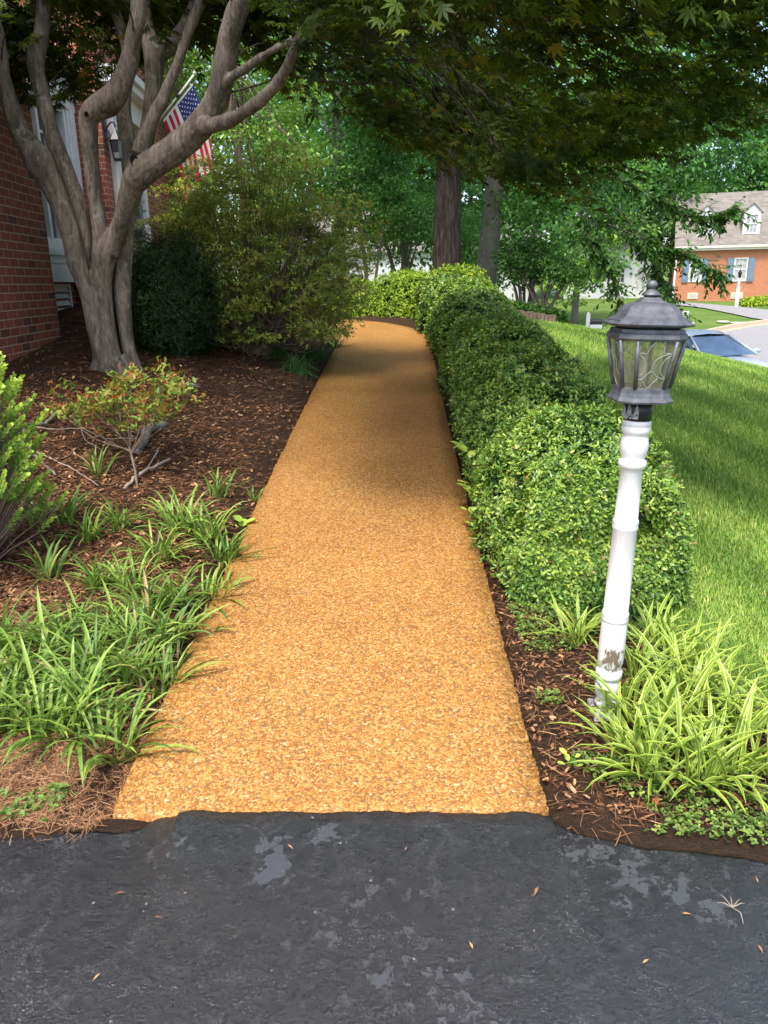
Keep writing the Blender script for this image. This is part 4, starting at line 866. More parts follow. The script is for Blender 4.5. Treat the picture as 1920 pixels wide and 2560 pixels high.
# crown: flat drooping sprays under a rim that falls towards the far and right side
rimx = [-5, -3.4, -3.0, -2.6, -2.2, -1.8, -1.3, -.9, -.5, -.2, .1, .4, .7, 1.0, 1.3, 1.6, 1.9, 2.2, 2.6, 3.0, 3.4, 4.2]
rimz = [3.2, 3.25, 3.15, 3.3, 3.6, 3.75, 3.65, 3.25, 2.95, 2.75, 2.62, 2.56, 2.52, 2.38, 2.3, 2.36, 2.5, 2.62, 2.78, 2.95, 3.2, 3.6]
def crown_bottom(x, y): return np.interp(x, rimx, rimz)+.05*np.clip(6.2-y, 0, 3)+.24*np.clip(y-6.8, 0, 3)
def spray_leaves(n_spray, zlo, zhi, per, size, keep=1.0, low=False, behind=False):
    P_, A_, N_2, S2, R_ = [], [], [], [], []; cents = []
    while len(cents) < n_spray:
        a = rng.uniform(0, 6.283); r_ = math.sqrt(rng.uniform()); x = -.5+4.3*r_*math.cos(a); y = 6.0+3.3*r_*math.sin(a)
        if behind:
            x = rng.uniform(-3.15, -.7); y = rng.uniform(7.35, 8.5); zb_ = float(np.interp(x, [-3.3, -2.7, -2.4, -2.1, -1.4, -.7], [3.4, 3.25, 3.5, 3.8, 3.7, 3.3])); cents.append((x, y, zb_+.13*(y-7.8)*2+rng.uniform(0, 1.3))); continue
        if y < 3.4 or (x < -2.5 and y > 7.9): continue
        zb_ = float(crown_bottom(x, y)); edge = 1-r_**3
        z = zb_+rng.uniform(zlo, zhi)*(.35+.65*edge)+.24*vnoise(np.array([[x, y, 0]]), 2.6, 5)[0]
        # ragged gaps between the boughs
        gap = vnoise(np.array([[x, y, z*1.6]]), 2.3, 21)[0]
        if gap > (-.12 if low else .3): continue
        if x < -.75 and y < 7.0 and gap > (-.75 if low else -.05): continue
        cents.append((x, y, z))
    for (x, y, z) in cents:
        out = np.array([x+2.2, y-7.2, 0]); out = out/(np.linalg.norm(out)+1e-6)+rng.normal(size=3)*np.array([.5, .5, .12]); out[2] = rng.uniform(-.35, .08); out = out/np.linalg.norm(out)
        ln = rng.uniform(.3, .62); side = np.cross(out, (0, 0, 1)); side /= np.linalg.norm(side); base = np.array([x, y, z]); c = rng.uniform(0, 1)
        for k_ in range(per):
            t = rng.uniform(0, 1); s = rng.choice((-1, 1)); wd = rng.uniform(.02, .2)*(1-.5*t)
            q = base+out*ln*t+side*s*wd+np.array([0, 0, -.12*t*t*ln+rng.normal()*.018])
            d = out*.8+side*s*rng.uniform(.2, 1.1)+np.array([0, 0, rng.uniform(-.7, .1)])
            P_.append(q); A_.append(d); N_2.append(np.array([rng.normal()*.35, rng.normal()*.35-.1, 1])); S2.append(size*rng.uniform(.6, 1.2)); R_.append(.55*c+.45*rng.uniform()-(.18 if rng.uniform() < .6 else 0))
    return P_, A_, N_2, S2, R_, cents
a3 = spray_leaves(330, 0, 1, 17, .085, behind=True); a1 = spray_leaves(1500, .0, 1.2, 23, .068, low=True); a2 = spray_leaves(420, 1.2, 2.6, 18, .10)
aa = [a1[i]+a2[i]+a3[i] for i in range(6)]; PP = np.array(aa[0])-tree_base
crown = leaves('crown', PP, *[np.array(aa[i]) for i in (1, 2, 3, 4)], MAPLE, L_maple, maple)
lp_ = np.array([q[0] for q in LIMB]); mb = MB()
for (x, y, z) in (a1[5][::5]+a2[5][::12]+a3[5][::6]):
    c = np.array([x, y, z])-tree_base; d = ((lp_-c)**2).sum(1)+.6*np.clip(lp_[:, 2]-c[2]+.2, 0, None); i = int(np.argmin(d)); s = lp_[i]
    if np.linalg.norm(s-c) > 3.6: continue
    m_ = (s+c)/2+np.array([rng.normal()*.15, rng.normal()*.15, .16*np.linalg.norm(s-c)]); pts = catmull([s, s*.6+m_*.4+rng.normal(size=3)*.04, m_, m_*.4+c*.6+rng.normal(size=3)*.05, c], 3); L_ = np.linalg.norm(s-c)
    mb.tube(list(pts), list(np.linspace(min(.013, .004+.003*L_), .0025, len(pts))), 5, caps=False)
mb.build('branch', B_oak, maple)['kind'] = 'stuff'

# ================================================================== GENERIC SHRUBS AND TREES
def rosettes(Pc, Nc, per, size, rnd, tip=.9, spread=.012):
    """whorls of leaves round a normal"""
    n = len(Pc); Nc = unit(Nc+rng.normal(size=(n, 3))*.35); ref = unit(np.cross(Nc, rand_dirs(n))); b = np.cross(Nc, ref); out = []
    for k_ in range(per):
        a = 2*math.pi*k_/per+rng.uniform(0, .9, n); d = ref*np.cos(a)[:, None]+b*np.sin(a)[:, None]; el = rng.uniform(.1, tip, n)[:, None]
        A = d+Nc*el; out.append((Pc+rng.normal(size=(n, 3))*spread, A, Nc-d*el*.8+rng.normal(size=(n, 3))*.2, size*rng.uniform(.5, 1.25, n), rnd+rng.normal(size=n)*.1))
    return [np.concatenate([o[i] for o in out]) for i in range(5)]
def ellipsoid_pts(n, c, r, seed, lo=0, amp=.12, f=2.2, zmin=None, shell=(.8, 1.0)):
    d = rand_dirs(n); d = d[d[:, 2] > lo-1e-9] if lo is not None else d
    s = 1+amp*vnoise(d, f*1.6, seed)+amp*.5*vnoise(d, f*5, seed+1); t = rng.uniform(shell[0], shell[1], len(d))**.7
    p = d*np.asarray(r)*(s*t)[:, None]; nrm = unit(d/np.asarray(r)); return p+np.asarray(c), nrm, t
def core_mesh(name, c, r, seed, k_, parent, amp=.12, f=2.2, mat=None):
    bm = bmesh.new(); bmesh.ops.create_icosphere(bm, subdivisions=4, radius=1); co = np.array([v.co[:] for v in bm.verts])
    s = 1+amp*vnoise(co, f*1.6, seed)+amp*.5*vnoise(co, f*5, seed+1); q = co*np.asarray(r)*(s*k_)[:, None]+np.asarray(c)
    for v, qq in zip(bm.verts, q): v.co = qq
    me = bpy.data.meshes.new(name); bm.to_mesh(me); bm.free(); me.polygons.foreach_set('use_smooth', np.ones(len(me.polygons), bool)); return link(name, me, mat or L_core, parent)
def crown_clumps(centers, rad, per, size, flat=.6, tilt=.5, bias=0.):
    """leaf-filled clumps: centres (N,3)"""
    n = len(centers); P_ = np.repeat(centers, per, 0); rr = np.repeat(np.broadcast_to(rad, (n,)), per); v = rng.normal(size=(n*per, 3)); v = unit(v)*(rng.uniform(.2, 1, n*per)**.6)[:, None]
    off = v*rr[:, None]*np.array([1, 1, flat]); cr = np.repeat(rng.uniform(0, 1, n), per)
    A = v*np.array([1, 1, .3])+rng.normal(size=(n*per, 3))*.5; A[:, 2] -= .35; N2 = np.array([0, 0, 1])+rng.normal(size=(n*per, 3))*tilt+v*.5
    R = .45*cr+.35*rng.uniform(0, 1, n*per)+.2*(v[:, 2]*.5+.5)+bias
    return P_+off, A, N2, size*rng.uniform(.6, 1.2, n*per), R
def tree(name, label, base, trunk_pts, trunk_r, cc, cr, nclump, per, clump_r, leaf, lm, bark, cat='tree', group=None, limbs=10, seed=1, shell=.5, lo=-1., tmpl=DIAM, flat=.6, stems=None, bias=0., zcut=None, tilt=.5):
    """trunk_pts and crown centre are relative to the base"""
    base = np.asarray(base, float); t = thing(name, label, cat, base, 0, group)
    d = rand_dirs(nclump*3); d = d[d[:, 2] > lo][:nclump]; s = 1+.18*vnoise(d, 2.5, seed); rad = rng.uniform(shell, 1, len(d))**.6
    cen = d*np.asarray(cr)*(s*rad)[:, None]+np.asarray(cc)
    if zcut is not None: cen = cen[cen[:, 2] > zcut(cen)]
    mb = MB()
    for sp in (stems or [(trunk_pts, trunk_r)]):
        pts = catmull(sp[0], 5); mb.tube(list(pts), list(np.interp(np.linspace(0, 1, len(pts)), np.linspace(0, 1, len(sp[1])), sp[1])), 12)
    tp = np.array(trunk_pts[-1]); t0 = np.array(trunk_pts[len(trunk_pts)//2])
    for i in rng.choice(len(cen), min(limbs, len(cen)), replace=False):
        c = cen[i]; s0 = t0+(tp-t0)*rng.uniform(.2, 1); m_ = (s0+c)/2+np.array([0, 0, -.12*np.linalg.norm(c-s0)*rng.uniform(-.5, 1)]); L_ = np.linalg.norm(c-s0)
        pts = catmull([s0, s0*.6+m_*.4+rng.normal(size=3)*.05*L_, m_, c], 4); mb.tube(list(pts), list(np.linspace(min(trunk_r[-1]*.6, .02+.018*L_), .008, len(pts))), 6, caps=False)
    mb.build('trunk', bark, t)
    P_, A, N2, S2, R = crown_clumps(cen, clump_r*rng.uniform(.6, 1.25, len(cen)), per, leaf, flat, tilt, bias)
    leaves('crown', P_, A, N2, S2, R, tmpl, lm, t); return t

# ------------------------------------------------------------------ the hedge along the path
HS = np.array([(1.02, 3.28, .40, .50), (1.02, 3.6, .48, .66), (1.08, 4.3, .54, .72), (1.12, 5.2, .52, .70), (1.14, 6.2, .54, .68), (1.18, 7.3, .55, .72), (1.22, 8.6, .58, .70), (1.26, 10, .60, .74), (1.30, 11.4, .63, .72), (1.33, 12.6, .66, .74), (1.30, 13.6, .66, .75), (1.1, 14.4, .6, .72)])
HC = catmull(HS, 12)
hedge = thing('hedge', 'long clipped hedge of small glossy leaves running up the right side of the path', 'hedge', (1.02, 3.3, .1)); hb0 = np.array([1.02, 3.3, .1])
def hedge_surf(s, th, seed=31):
    """s in 0..1 along, th in 0..pi across (0 = lawn side)"""
    i = s*(len(HC)-1); q = np.stack([np.interp(i, np.arange(len(HC)), HC[:, k_]) for k_ in range(4)], 1); tg = np.gradient(HC[:, :2], axis=0); tgx = np.interp(i, np.arange(len(HC)), tg[:, 0]); tgy = np.interp(i, np.arange(len(HC)), tg[:, 1])
    nn = unit(np.stack([tgy, -tgx], 1)); L_ = s*11.2; endf = np.clip(np.minimum(L_/.42, (11.2-L_)/.5), 0, 1); endf = np.sqrt(np.clip(1-(1-endf)**2, 0, 1)); c, sn = np.cos(th), np.sin(th)
    px_ = np.sign(c)*np.abs(c)**.75; pz = np.abs(sn)**.7
    mc = np.array([.62, 1.65, 2.85, 4.2, 5.75, 7.5, 9.3, 11.0]); mw = np.array([.72, .68, .76, .84, .95, 1.05, 1.05, .9]); md = np.min(np.abs(L_[:, None]-mc[None])/mw[None], 1); hump = np.sqrt(np.clip(1-.95*md**2, 0, 1)); q = q.copy(); q[:, 3] = q[:, 3]*(.44+.66*hump); q[:, 2] = q[:, 2]*(.72+.31*hump)
    x = q[:, 0]+nn[:, 0]*q[:, 2]*px_*(.35+.65*endf); y = q[:, 1]+nn[:, 1]*q[:, 2]*px_*(.35+.65*endf); z0 = g(q[:, 0], q[:, 1])
    y = y-(1-endf)*.0; z = z0+q[:, 3]*pz*endf*(1+.0*s)
    p = np.stack([x, y, z], 1); b = 1+.09*vnoise(p, 2.3, seed)+.05*vnoise(p, 6.5, seed+1)+.02*vnoise(p, 17, seed+2); ctr = np.stack([q[:, 0], q[:, 1], z0+.25*q[:, 3]], 1)
    return ctr+(p-ctr)*b[:, None], ctr
def hedge_normals(s, th):
    e = 1e-3; a, _ = hedge_surf(np.clip(s+e, 0, 1), th); b, _ = hedge_surf(np.clip(s-e, 0, 1), th); c, _ = hedge_surf(s, np.clip(th+e, 0, math.pi)); d, _ = hedge_surf(s, np.clip(th-e, 0, math.pi))
    n = np.cross(a-b, c-d); p, ctr = hedge_surf(s, th); n = unit(n); return p, np.where(((n*(p-ctr)).sum(1) < 0)[:, None], -n, n)
u = rng.uniform(0, 1, 40000); sd_ = ((1+u*((1+11.2/1.6)**.45-1))**(1/.45)-1)*1.6/11.2       # denser near the camera
sd_ = np.concatenate([sd_, rng.uniform(0, .05, 5000)]); th = np.arccos(rng.uniform(-1, 1, len(sd_))*.999); th = np.where(rng.uniform(size=len(th)) < .5, rng.uniform(0, math.pi, len(th)), th)
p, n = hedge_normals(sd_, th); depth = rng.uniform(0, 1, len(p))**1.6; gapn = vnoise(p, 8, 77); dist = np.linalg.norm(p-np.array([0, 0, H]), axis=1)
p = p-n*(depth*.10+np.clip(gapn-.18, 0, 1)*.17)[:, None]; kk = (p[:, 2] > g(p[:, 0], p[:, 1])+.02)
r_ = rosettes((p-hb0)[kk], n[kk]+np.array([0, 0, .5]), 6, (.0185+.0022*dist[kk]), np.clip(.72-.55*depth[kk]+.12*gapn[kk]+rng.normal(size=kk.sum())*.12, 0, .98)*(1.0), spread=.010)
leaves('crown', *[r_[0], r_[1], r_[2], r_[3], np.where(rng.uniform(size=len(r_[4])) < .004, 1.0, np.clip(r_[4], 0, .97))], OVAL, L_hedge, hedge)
sp_, sn_ = hedge_normals(rng.uniform(.0, 1, 130)**1.7, rng.uniform(.25, 2.9, 130)); Pq = []; mbs = MB()
for a_, b_2 in zip(sp_-hb0, sn_):
    d_3 = unit(b_2*.7+np.array([0, 0, .8])+rng.normal(size=3)*.35); L3 = rng.uniform(.04, .13); mbs.tube([a_-d_3*.05, a_+d_3*L3*.5, a_+d_3*L3], [.0018, .0015, .001], 4, caps=False)
    Pq += [(a_+d_3*L3*t_, d_3) for t_ in (.35, .6, .8, 1.0)]
mbs.build('stem', B_twig, hedge)['kind'] = 'stuff'; q_ = rosettes(np.array([a_ for a_, _ in Pq]), np.array([b_2 for _, b_2 in Pq]), 4, .024, rng.uniform(.6, .95, len(Pq)), .9, .003); leaves('shoot', *q_, OVAL, L_hedge, hedge)['kind'] = 'stuff'
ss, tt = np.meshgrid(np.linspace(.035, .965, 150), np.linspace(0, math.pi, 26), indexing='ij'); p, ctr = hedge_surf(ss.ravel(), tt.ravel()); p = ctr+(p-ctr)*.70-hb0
o = grid_mesh('inner_shade_core', p[:, 0].reshape(ss.shape), p[:, 1].reshape(ss.shape), p[:, 2].reshape(ss.shape), L_core, None); o.parent = hedge
def mound(name, label, c, r, n, leaf, lm, seed, group=None, cat='shrub', k_=.84, per=5, lo=-.15, rb=.62, amp=.1):
    """c is the centre at ground level"""
    t = thing(name, label, cat, c, 0, group); p, nr, tt_ = ellipsoid_pts(n, (0, 0, 0), r, seed, lo, amp, 2.2, shell=(.72, 1.0)); dep = (1-tt_)/.25
    q = rosettes(p, nr+np.array([0, 0, .4]), per, leaf, np.clip(rb-.3*dep+rng.normal(size=len(p))*.14, 0, 1), spread=leaf*.4)
    leaves('crown', *q, OVAL, lm, t); core_mesh('inner_shade_core', (0, 0, 0), r, seed, k_, t, amp); return t
mound('clipped_shrub', 'rounded yellow-green clipped shrub at the bend where the path turns left', (.55, 15.3, gz(.55, 15.3)), (.85, .8, .86), 6000, .05, L_far, 41)
mound('clipped_shrub', 'low yellow-green clipped shrub closing the far end of the path, leftmost of the bright three', (-.45, 15.1, gz(-.45, 15.1)), (.62, .6, .7), 4500, .05, L_far, 42)
mound('clipped_shrub', 'pale tangled shrub half hidden behind the big azalea by the far end of the path', (-1.55, 15.4, gz(-1.55, 15.4)), (.75, .6, .75), 3500, .05, L_far, 43, rb=.5)
mound('clipped_shrub', 'broad yellow-green clipped shrub below the two tall trunks at the far end of the hedge', (1.35, 14.9, gz(1.35, 14.9)), (.95, .9, .88), 7000, .05, L_far, 44)

# ------------------------------------------------------------------ big azalea, yew, bright tree behind
ab = np.array([-1.75, 9.7, gz(-1.75, 9.7)]); az = thing('azalea_bush', 'big straggly azalea bush with olive and brown leaves left of the far path', 'bush', ab)
ac = np.array([.22, 0, 1.03]); ar = np.array([1.42, 1.1, 1.22])
cen, n, t_ = ellipsoid_pts(620, ac, ar, 51, None, .2, 2.4, shell=(.5, 1.0)); cen = cen[cen[:, 2] > .2]
per_ = 24; v = rng.normal(size=(len(cen)*per_, 3))*np.array([.105, .105, .032]); cc_ = np.repeat(cen, per_, 0); cr_ = np.repeat(rng.uniform(0, 1, len(cen)), per_); p = cc_+v+np.array([0, 0, -.9])*((v[:, :2]**2).sum(1))[:, None]
hgt = np.clip((p[:, 2]-.5)/1.9, 0, 1)  # higher leaves turn golden more often: sunlit top put into the colour
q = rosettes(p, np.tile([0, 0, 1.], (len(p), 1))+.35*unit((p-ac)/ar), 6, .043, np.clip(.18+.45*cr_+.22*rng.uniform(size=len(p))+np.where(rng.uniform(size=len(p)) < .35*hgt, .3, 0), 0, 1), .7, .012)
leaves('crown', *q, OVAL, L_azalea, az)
mb = MB()
for i in rng.choice(len(p), 420, replace=False):
    c = p[i]; a_ = rng.uniform(0, 6.28); s = np.array([.22+.18*math.cos(a_), .18*math.sin(a_), -.02]); m_ = s*.45+c*.55+np.array([rng.normal()*.09, rng.normal()*.09, -.12+rng.normal()*.08]); m0 = s*.75+m_*.25+np.array([0, 0, .14])
    pts = catmull([s, m0, m_, c+rng.normal(size=3)*.02], 3); mb.tube(list(pts), list(np.linspace(.011, .003, len(pts))), 4, caps=False)
mb.build('stem', B_twig, az)['kind'] = 'stuff'
yb = np.array([-2.35, 8.75, gz(-2.35, 8.75)]); yw = thing('yew_bush', 'dark blue-green bush beside the maple trunk in front of the azalea', 'bush', yb)
p, n, t_ = ellipsoid_pts(5200, (0, 0, .6), (.62, .5, .76), 61, None, .15, 2.5, shell=(.5, 1)); q = rosettes(p, n+np.array([0, 0, .3]), 6, .045, np.clip(.2+.6*rng.uniform(size=len(p)), 0, 1), .6, .02); leaves('crown', *q, NARROW, L_yew, yw); core_mesh('inner_shade_core', (0, 0, .58), (.62, .5, .76), 61, .62, yw, .15)
# small dark shrubs at the foot of the house
p, n, t_ = ellipsoid_pts(1400, (0, 0, .45), (.36, .3, .5), 62, None, .25, 2.5, shell=(.4, 1)); q = rosettes(p, n, 6, .05, rng.uniform(0, 1, len(p)), .6, .03)
sb = thing('foundation_shrub', 'small open dark green shrub against the house below the white bay window', 'shrub', (-3.3, 9.75, gz(-3.3, 9.75))); leaves('crown', *q, NARROW, L_yew, sb)
mb = MB(); [mb.tube([(0, 0, -.05), tuple(p[i]*.5+rng.normal(size=3)*.05), tuple(p[i])], [.008, .005, .003], 4) for i in range(0, 120, 6)]; mb.build('stem', B_twig, sb)

def px_base(px, Y, sink=.05):
    x = P(px, 700, Y)[0]; return np.array([x, Y, gz(x, Y)-sink])
tree('holly_tree', 'glossy bright yellow-green broadleaf tree behind the flag and the azalea bush', px_base(610, 15.6), [(0, 0, 0), (.1, 0, 1.5), (0, .1, 3.2), (.1, 0, 4.6)], [.12, .09, .06, .03], (.05, 0, 2.9), (2.0, 1.5, 2.9), 190, 95, .42, .085, L_bright, B_twig, seed=71, shell=.35, tmpl=OVAL, limbs=40, tilt=.8)
# the two tall trunks
ob = px_base(1118, 17.0); k_ = 17.4/F
tree('oak_tree', 'tall tree with dark furrowed bark, left of the pair beyond the hedge', ob, [(0, 0, -.2), (.0, 0, .15), (-.01, 0, .8), (.0, 0, 2.), (.02, 0, 4), (.1, 0, 8), (.3, 0, 13)], [.40, .355, .31, .275, .255, .2, .08], (.2, 0, 9.2), (4.6, 4.2, 5.4), 210, 70, 1.0, .17, L_dark, B_oak, seed=72, shell=.3, lo=-.95, limbs=30, flat=.55)
bb = px_base(1212, 17.6)
beech = tree('beech_tree', 'tall tree with smooth grey bark leaning right beyond the hedge, with drooping dark boughs', bb, [(0, 0, -.2), (.0, 0, .2), (.05, 0, 1.0), (.15, 0, 2.4), (.3, 0, 4), (.8, -.2, 7), (1.4, -.3, 11)], [.29, .25, .225, .2, .18, .13, .05], (2.0, -1.2, 6.3), (4.3, 3.6, 5.2), 430, 85, .62, .12, L_dark, B_beech, seed=73, shell=.45, lo=-.98, limbs=46, flat=.45,
     zcut=lambda c: np.interp(c[:, 0], [-4, -1, .2, 1.2, 2.4, 3.3, 4.2, 6], [4.5, 3.4, 1.6, .95, 1.0, 1.25, 2.2, 3.4]))

# drooping leafy boughs in front of the far lawn and the orange brick house
def hanging_bough(label, pts_px, Y, n, leafsize, seed):
    P0 = [P(x, y, Y+rng.normal()*.08) for x, y in pts_px]; b = np.asarray(bb); c = catmull(np.array(P0)-b, 8); mb = MB(); mb.tube(list(c), list(np.linspace(.009, .003, len(c))), 6)
    Pp, A, N2, S2, R = [], [], [], [], []
    for i in range(n):
        k_ = rng.integers(len(c)//6, len(c)); s = c[k_]; d = (c[min(k_+1, len(c)-1)]-c[k_-1]); d /= np.linalg.norm(d)+1e-9; tw = d*.7+rng.normal(size=3)*.6+np.array([0, 0, -.5]); tw /= np.linalg.norm(tw); ln = rng.uniform(.12, .42)
        mb.tube([s, s+tw*ln*.5+np.array([0, 0, .01]), s+tw*ln], [.004, .003, .002], 4, caps=False); cr_ = rng.uniform()
        for j in range(9):
            q = s+tw*ln*(j+1)/9; sd2 = np.cross(tw, (0, 0, 1))*(1 if j % 2 else -1); Pp.append(q); A.append(sd2+tw*.6+np.array([0, 0, -.35])+rng.normal(size=3)*.3); N2.append(np.array([0, 0, 1])+rng.normal(size=3)*.5); S2.append(leafsize*rng.uniform(.7, 1.15)); R.append(.3*cr_+.5*rng.uniform())
    t = mb.build('bough', B_oak, beech); leaves('foliage', np.array(Pp), np.array(A), np.array(N2), np.array(S2), np.array(R), OVAL, L_dark, t); return t
hanging_bough('dark leafy bough reaching over the shingle roof of the orange brick house', [(1480, 420), (1600, 470), (1690, 520), (1770, 535), (1840, 520)], 13.0, 130, .10, 1)
hanging_bough('dark leafy bough hanging across the left blue-shuttered window of the orange brick house', [(1520, 560), (1620, 600), (1700, 630), (1760, 660), (1800, 690)], 12.6, 95, .095, 2)
hanging_bough('dark leafy bough drooping to the lawn left of the lantern', [(1430, 560), (1490, 610), (1530, 680), (1550, 760)], 12.3, 120, .09, 3)
hanging_bough('dark leafy bough drooping behind the finial of the lantern', [(1540, 520), (1600, 590), (1640, 670), (1690, 770)], 12.8, 120, .09, 4)

# ------------------------------------------------------------------ trees beyond
BG = [
  # label, px, Y, trunk height, crown centre z, radii, clumps, per, clump r, leaf, mat
  ('leafy tree above the round yellow-green shrub, left of the two tall trunks', 850, 22, 3, 5.2, (2.6, 2.2, 3.6), 150, 90, .62, .17, 'L_tree'),
  ('mid green tree behind and left of the furrowed trunk', 1010, 25, 3, 4.6, (2.6, 2.4, 3.3), 150, 80, .66, .17, 'L_tree'),
  ('slender tree standing in the gap between the two tall trunks', 1170, 27, 3, 5.0, (2.0, 2.4, 3.8), 110, 80, .7, .18, 'L_tree'),
  ('mid green tree right of the grey leaning trunk', 1330, 28, 3, 6.0, (3.2, 2.6, 4.2), 150, 80, .75, .19, 'L_tree'),
  ('pale green feathery tree standing left of the orange brick house', 1440, 40, 4, 6.2, (3.2, 3, 5.2), 120, 80, .95, .27, 'L_bright'),
  ('dark tree close against the left end of the orange brick house', 1620, 60, 4, 6.0, (4.2, 3.0, 5.5), 120, 80, 1.2, .34, 'L_dark'),
  ('bright green tree rising behind the roof of the orange brick house', 1760, 72, 5, 9.5, (6.5, 4, 6.5), 170, 80, 1.5, .42, 'L_tree'),
  ('tall tree rising behind the roof at the edge of the photo', 1960, 70, 5, 10, (6.5, 4, 7.5), 170, 80, 1.5, .42, 'L_tree'),
  ('tall tree showing through the maple above the right hand woods', 1640, 62, 6, 13, (7, 4, 8), 170, 80, 1.6, .42, 'L_tree'),
  ('tall distant tree showing high between the maple boughs', 1400, 58, 6, 12, (7, 4, 8), 170, 80, 1.6, .42, 'L_tree'),
  ('tall distant tree high above the two trunks', 1130, 55, 6, 11, (7, 4, 8), 170, 80, 1.6, .40, 'L_tree'),
  ('tall distant tree above the white house', 840, 58, 6, 10, (7, 4, 8), 170, 80, 1.6, .40, 'L_tree'),
  ('tall bright tree behind the flag', 520, 40, 5, 8, (6, 4, 7), 170, 80, 1.4, .32, 'L_bright'),
  ('tall tree behind the upper part of the brick house with the bay window', 280, 44, 6, 10, (7, 4, 8), 150, 80, 1.6, .36, 'L_tree'),
]
for i, (lab, px, Yd, th_, cz, cr_, nc, per, clr, lf, lm) in enumerate(BG):
    b = px_base(px, Yd); tree('broadleaf_tree', lab, b, [(0, 0, -.1), (.05, 0, th_*.5), (.0, .1, th_), (.1, 0, cz)], [.05*th_, .042*th_, .034*th_, .02*th_], (0, 0, cz), cr_, nc, per, clr, lf, globals()[lm], B_beech, group='trees beyond the hedge', seed=100+i, shell=.45, limbs=14, tmpl=DIAM)
# thin multi-stemmed small trees
def multi(name, label, px, Yd, h, cr_, nstem, seed, lm, nc=60, leaf=.1, py=None, lo=-.5):
    b = px_base(px, Yd); st = []
    for k_ in range(nstem):
        a = 6.28*k_/nstem+rng.uniform(0, .6); e = np.array([math.cos(a), math.sin(a)*.6, 0]); st.append(([(.04*e[0], .04*e[1], -.1), tuple(.12*e+np.array([0, 0, h*.25])), tuple(.3*e*cr_[0]+np.array([0, 0, h*.55])), tuple(.6*e*cr_[0]+np.array([0, 0, h]))], [.045, .036, .028, .012]))
    return tree(name, label, b, [(0, 0, 0), (0, 0, h*.3), (0, 0, h*.7)], [.04, .03, .02], (0, 0, h), cr_, nc, 70, .34, leaf, lm, B_twig, stems=st, seed=seed, limbs=8, lo=lo, shell=.4)
multi('crape_myrtle', 'many-stemmed small tree behind the yellow-green shrubs, left of the furrowed trunk', 1005, 20, 2.0, (1.0, .9, 1.0), 6, 131, L_tree)
multi('crape_myrtle', 'thin small tree in the gap between the two tall trunks', 1172, 20.5, 1.7, (.5, .6, .9), 4, 132, L_tree, 26)
multi('crape_myrtle', 'slim multi-stemmed small tree at the back of the raised bed right of the grey trunk', 1312, 16.2, 1.05, (.62, .6, .55), 5, 133, L_dark, 34, .075, lo=-.2)
multi('crape_myrtle', 'spreading multi-stemmed small tree at the edge of the raised bed, nearest the sunny lawn', 1362, 15.9, .85, (.8, .6, .5), 8, 134, L_dark, 40, .07, lo=-.2)
multi('crape_myrtle', 'slim dark small tree left of the furrowed trunk, nearest the azalea bush', 925, 19, 2.3, (.8, .8, 1.1), 3, 135, L_dark, 40)
# raised bed edging and its ground cover
e0, e1 = G(1274, 772), None
mb = MB(); pts = []
for px, Yd in ((1262, 15.2), (1300, 15.0), (1345, 14.8), (1392, 14.7)):
    x = P(px, 770, Yd)[0]; pts.append((x, Yd, gz(x, Yd)))
c = catmull(pts, 5)
for i in range(len(c)-1):
    a, b = c[i], c[i+1]; d = (b-a); L_ = np.linalg.norm(d); d /= L_; nrm = np.array([-d[1], d[0], 0])*.05; b = b-d*.006
    V = [a-nrm, b-nrm, b+nrm, a+nrm]; V = [v+np.array([0, 0, -.1]) for v in V]+[v+np.array([0, 0, .11+.01*(i % 3)]) for v in V]; mb.add(V, [(0, 1, 5, 4), (1, 2, 6, 5), (2, 3, 7, 6), (3, 0, 4, 7), (4, 5, 6, 7)])
tag(mb.build('bed_edging', plain('edging_stone', (.16, .11, .085), .9, var=.25, scale=20)), 'low brown edging along the raised bed beyond the hedge', 'edging')
n_ = 2600; x = rng.uniform(2.0, 3.6, n_); y = 15.1+rng.uniform(0, 1.6, n_)**1.0; pz = g(x, y)+rng.uniform(.02, .28, n_)*(rng.uniform(size=n_)); p = np.stack([x, y, pz], 1); q = rosettes(p, np.tile([0, 0, 1.], (n_, 1)), 4, .075, rng.uniform(.1, .8, n_), .6, .03); o = leaves('ground_cover', *q, OVAL, L_dark); o['kind'] = 'stuff'
for lab, px, py, r in (('left of three bright yellow-green grassy plants beside the far white lamp post', 1868, 765, .42), ('middle of three bright yellow-green grassy plants beside the far white lamp post', 1892, 763, .45), ('rightmost of three bright yellow-green grassy plants beside the far white lamp post', 1916, 762, .45)):
    p = G(px, py); mound('daylily_clump', lab, p, (r*1.1, r, r), 500, .16, L_far, int(px), 'yellow plants across the street', 'plant', .6, 5, -.05, .8)

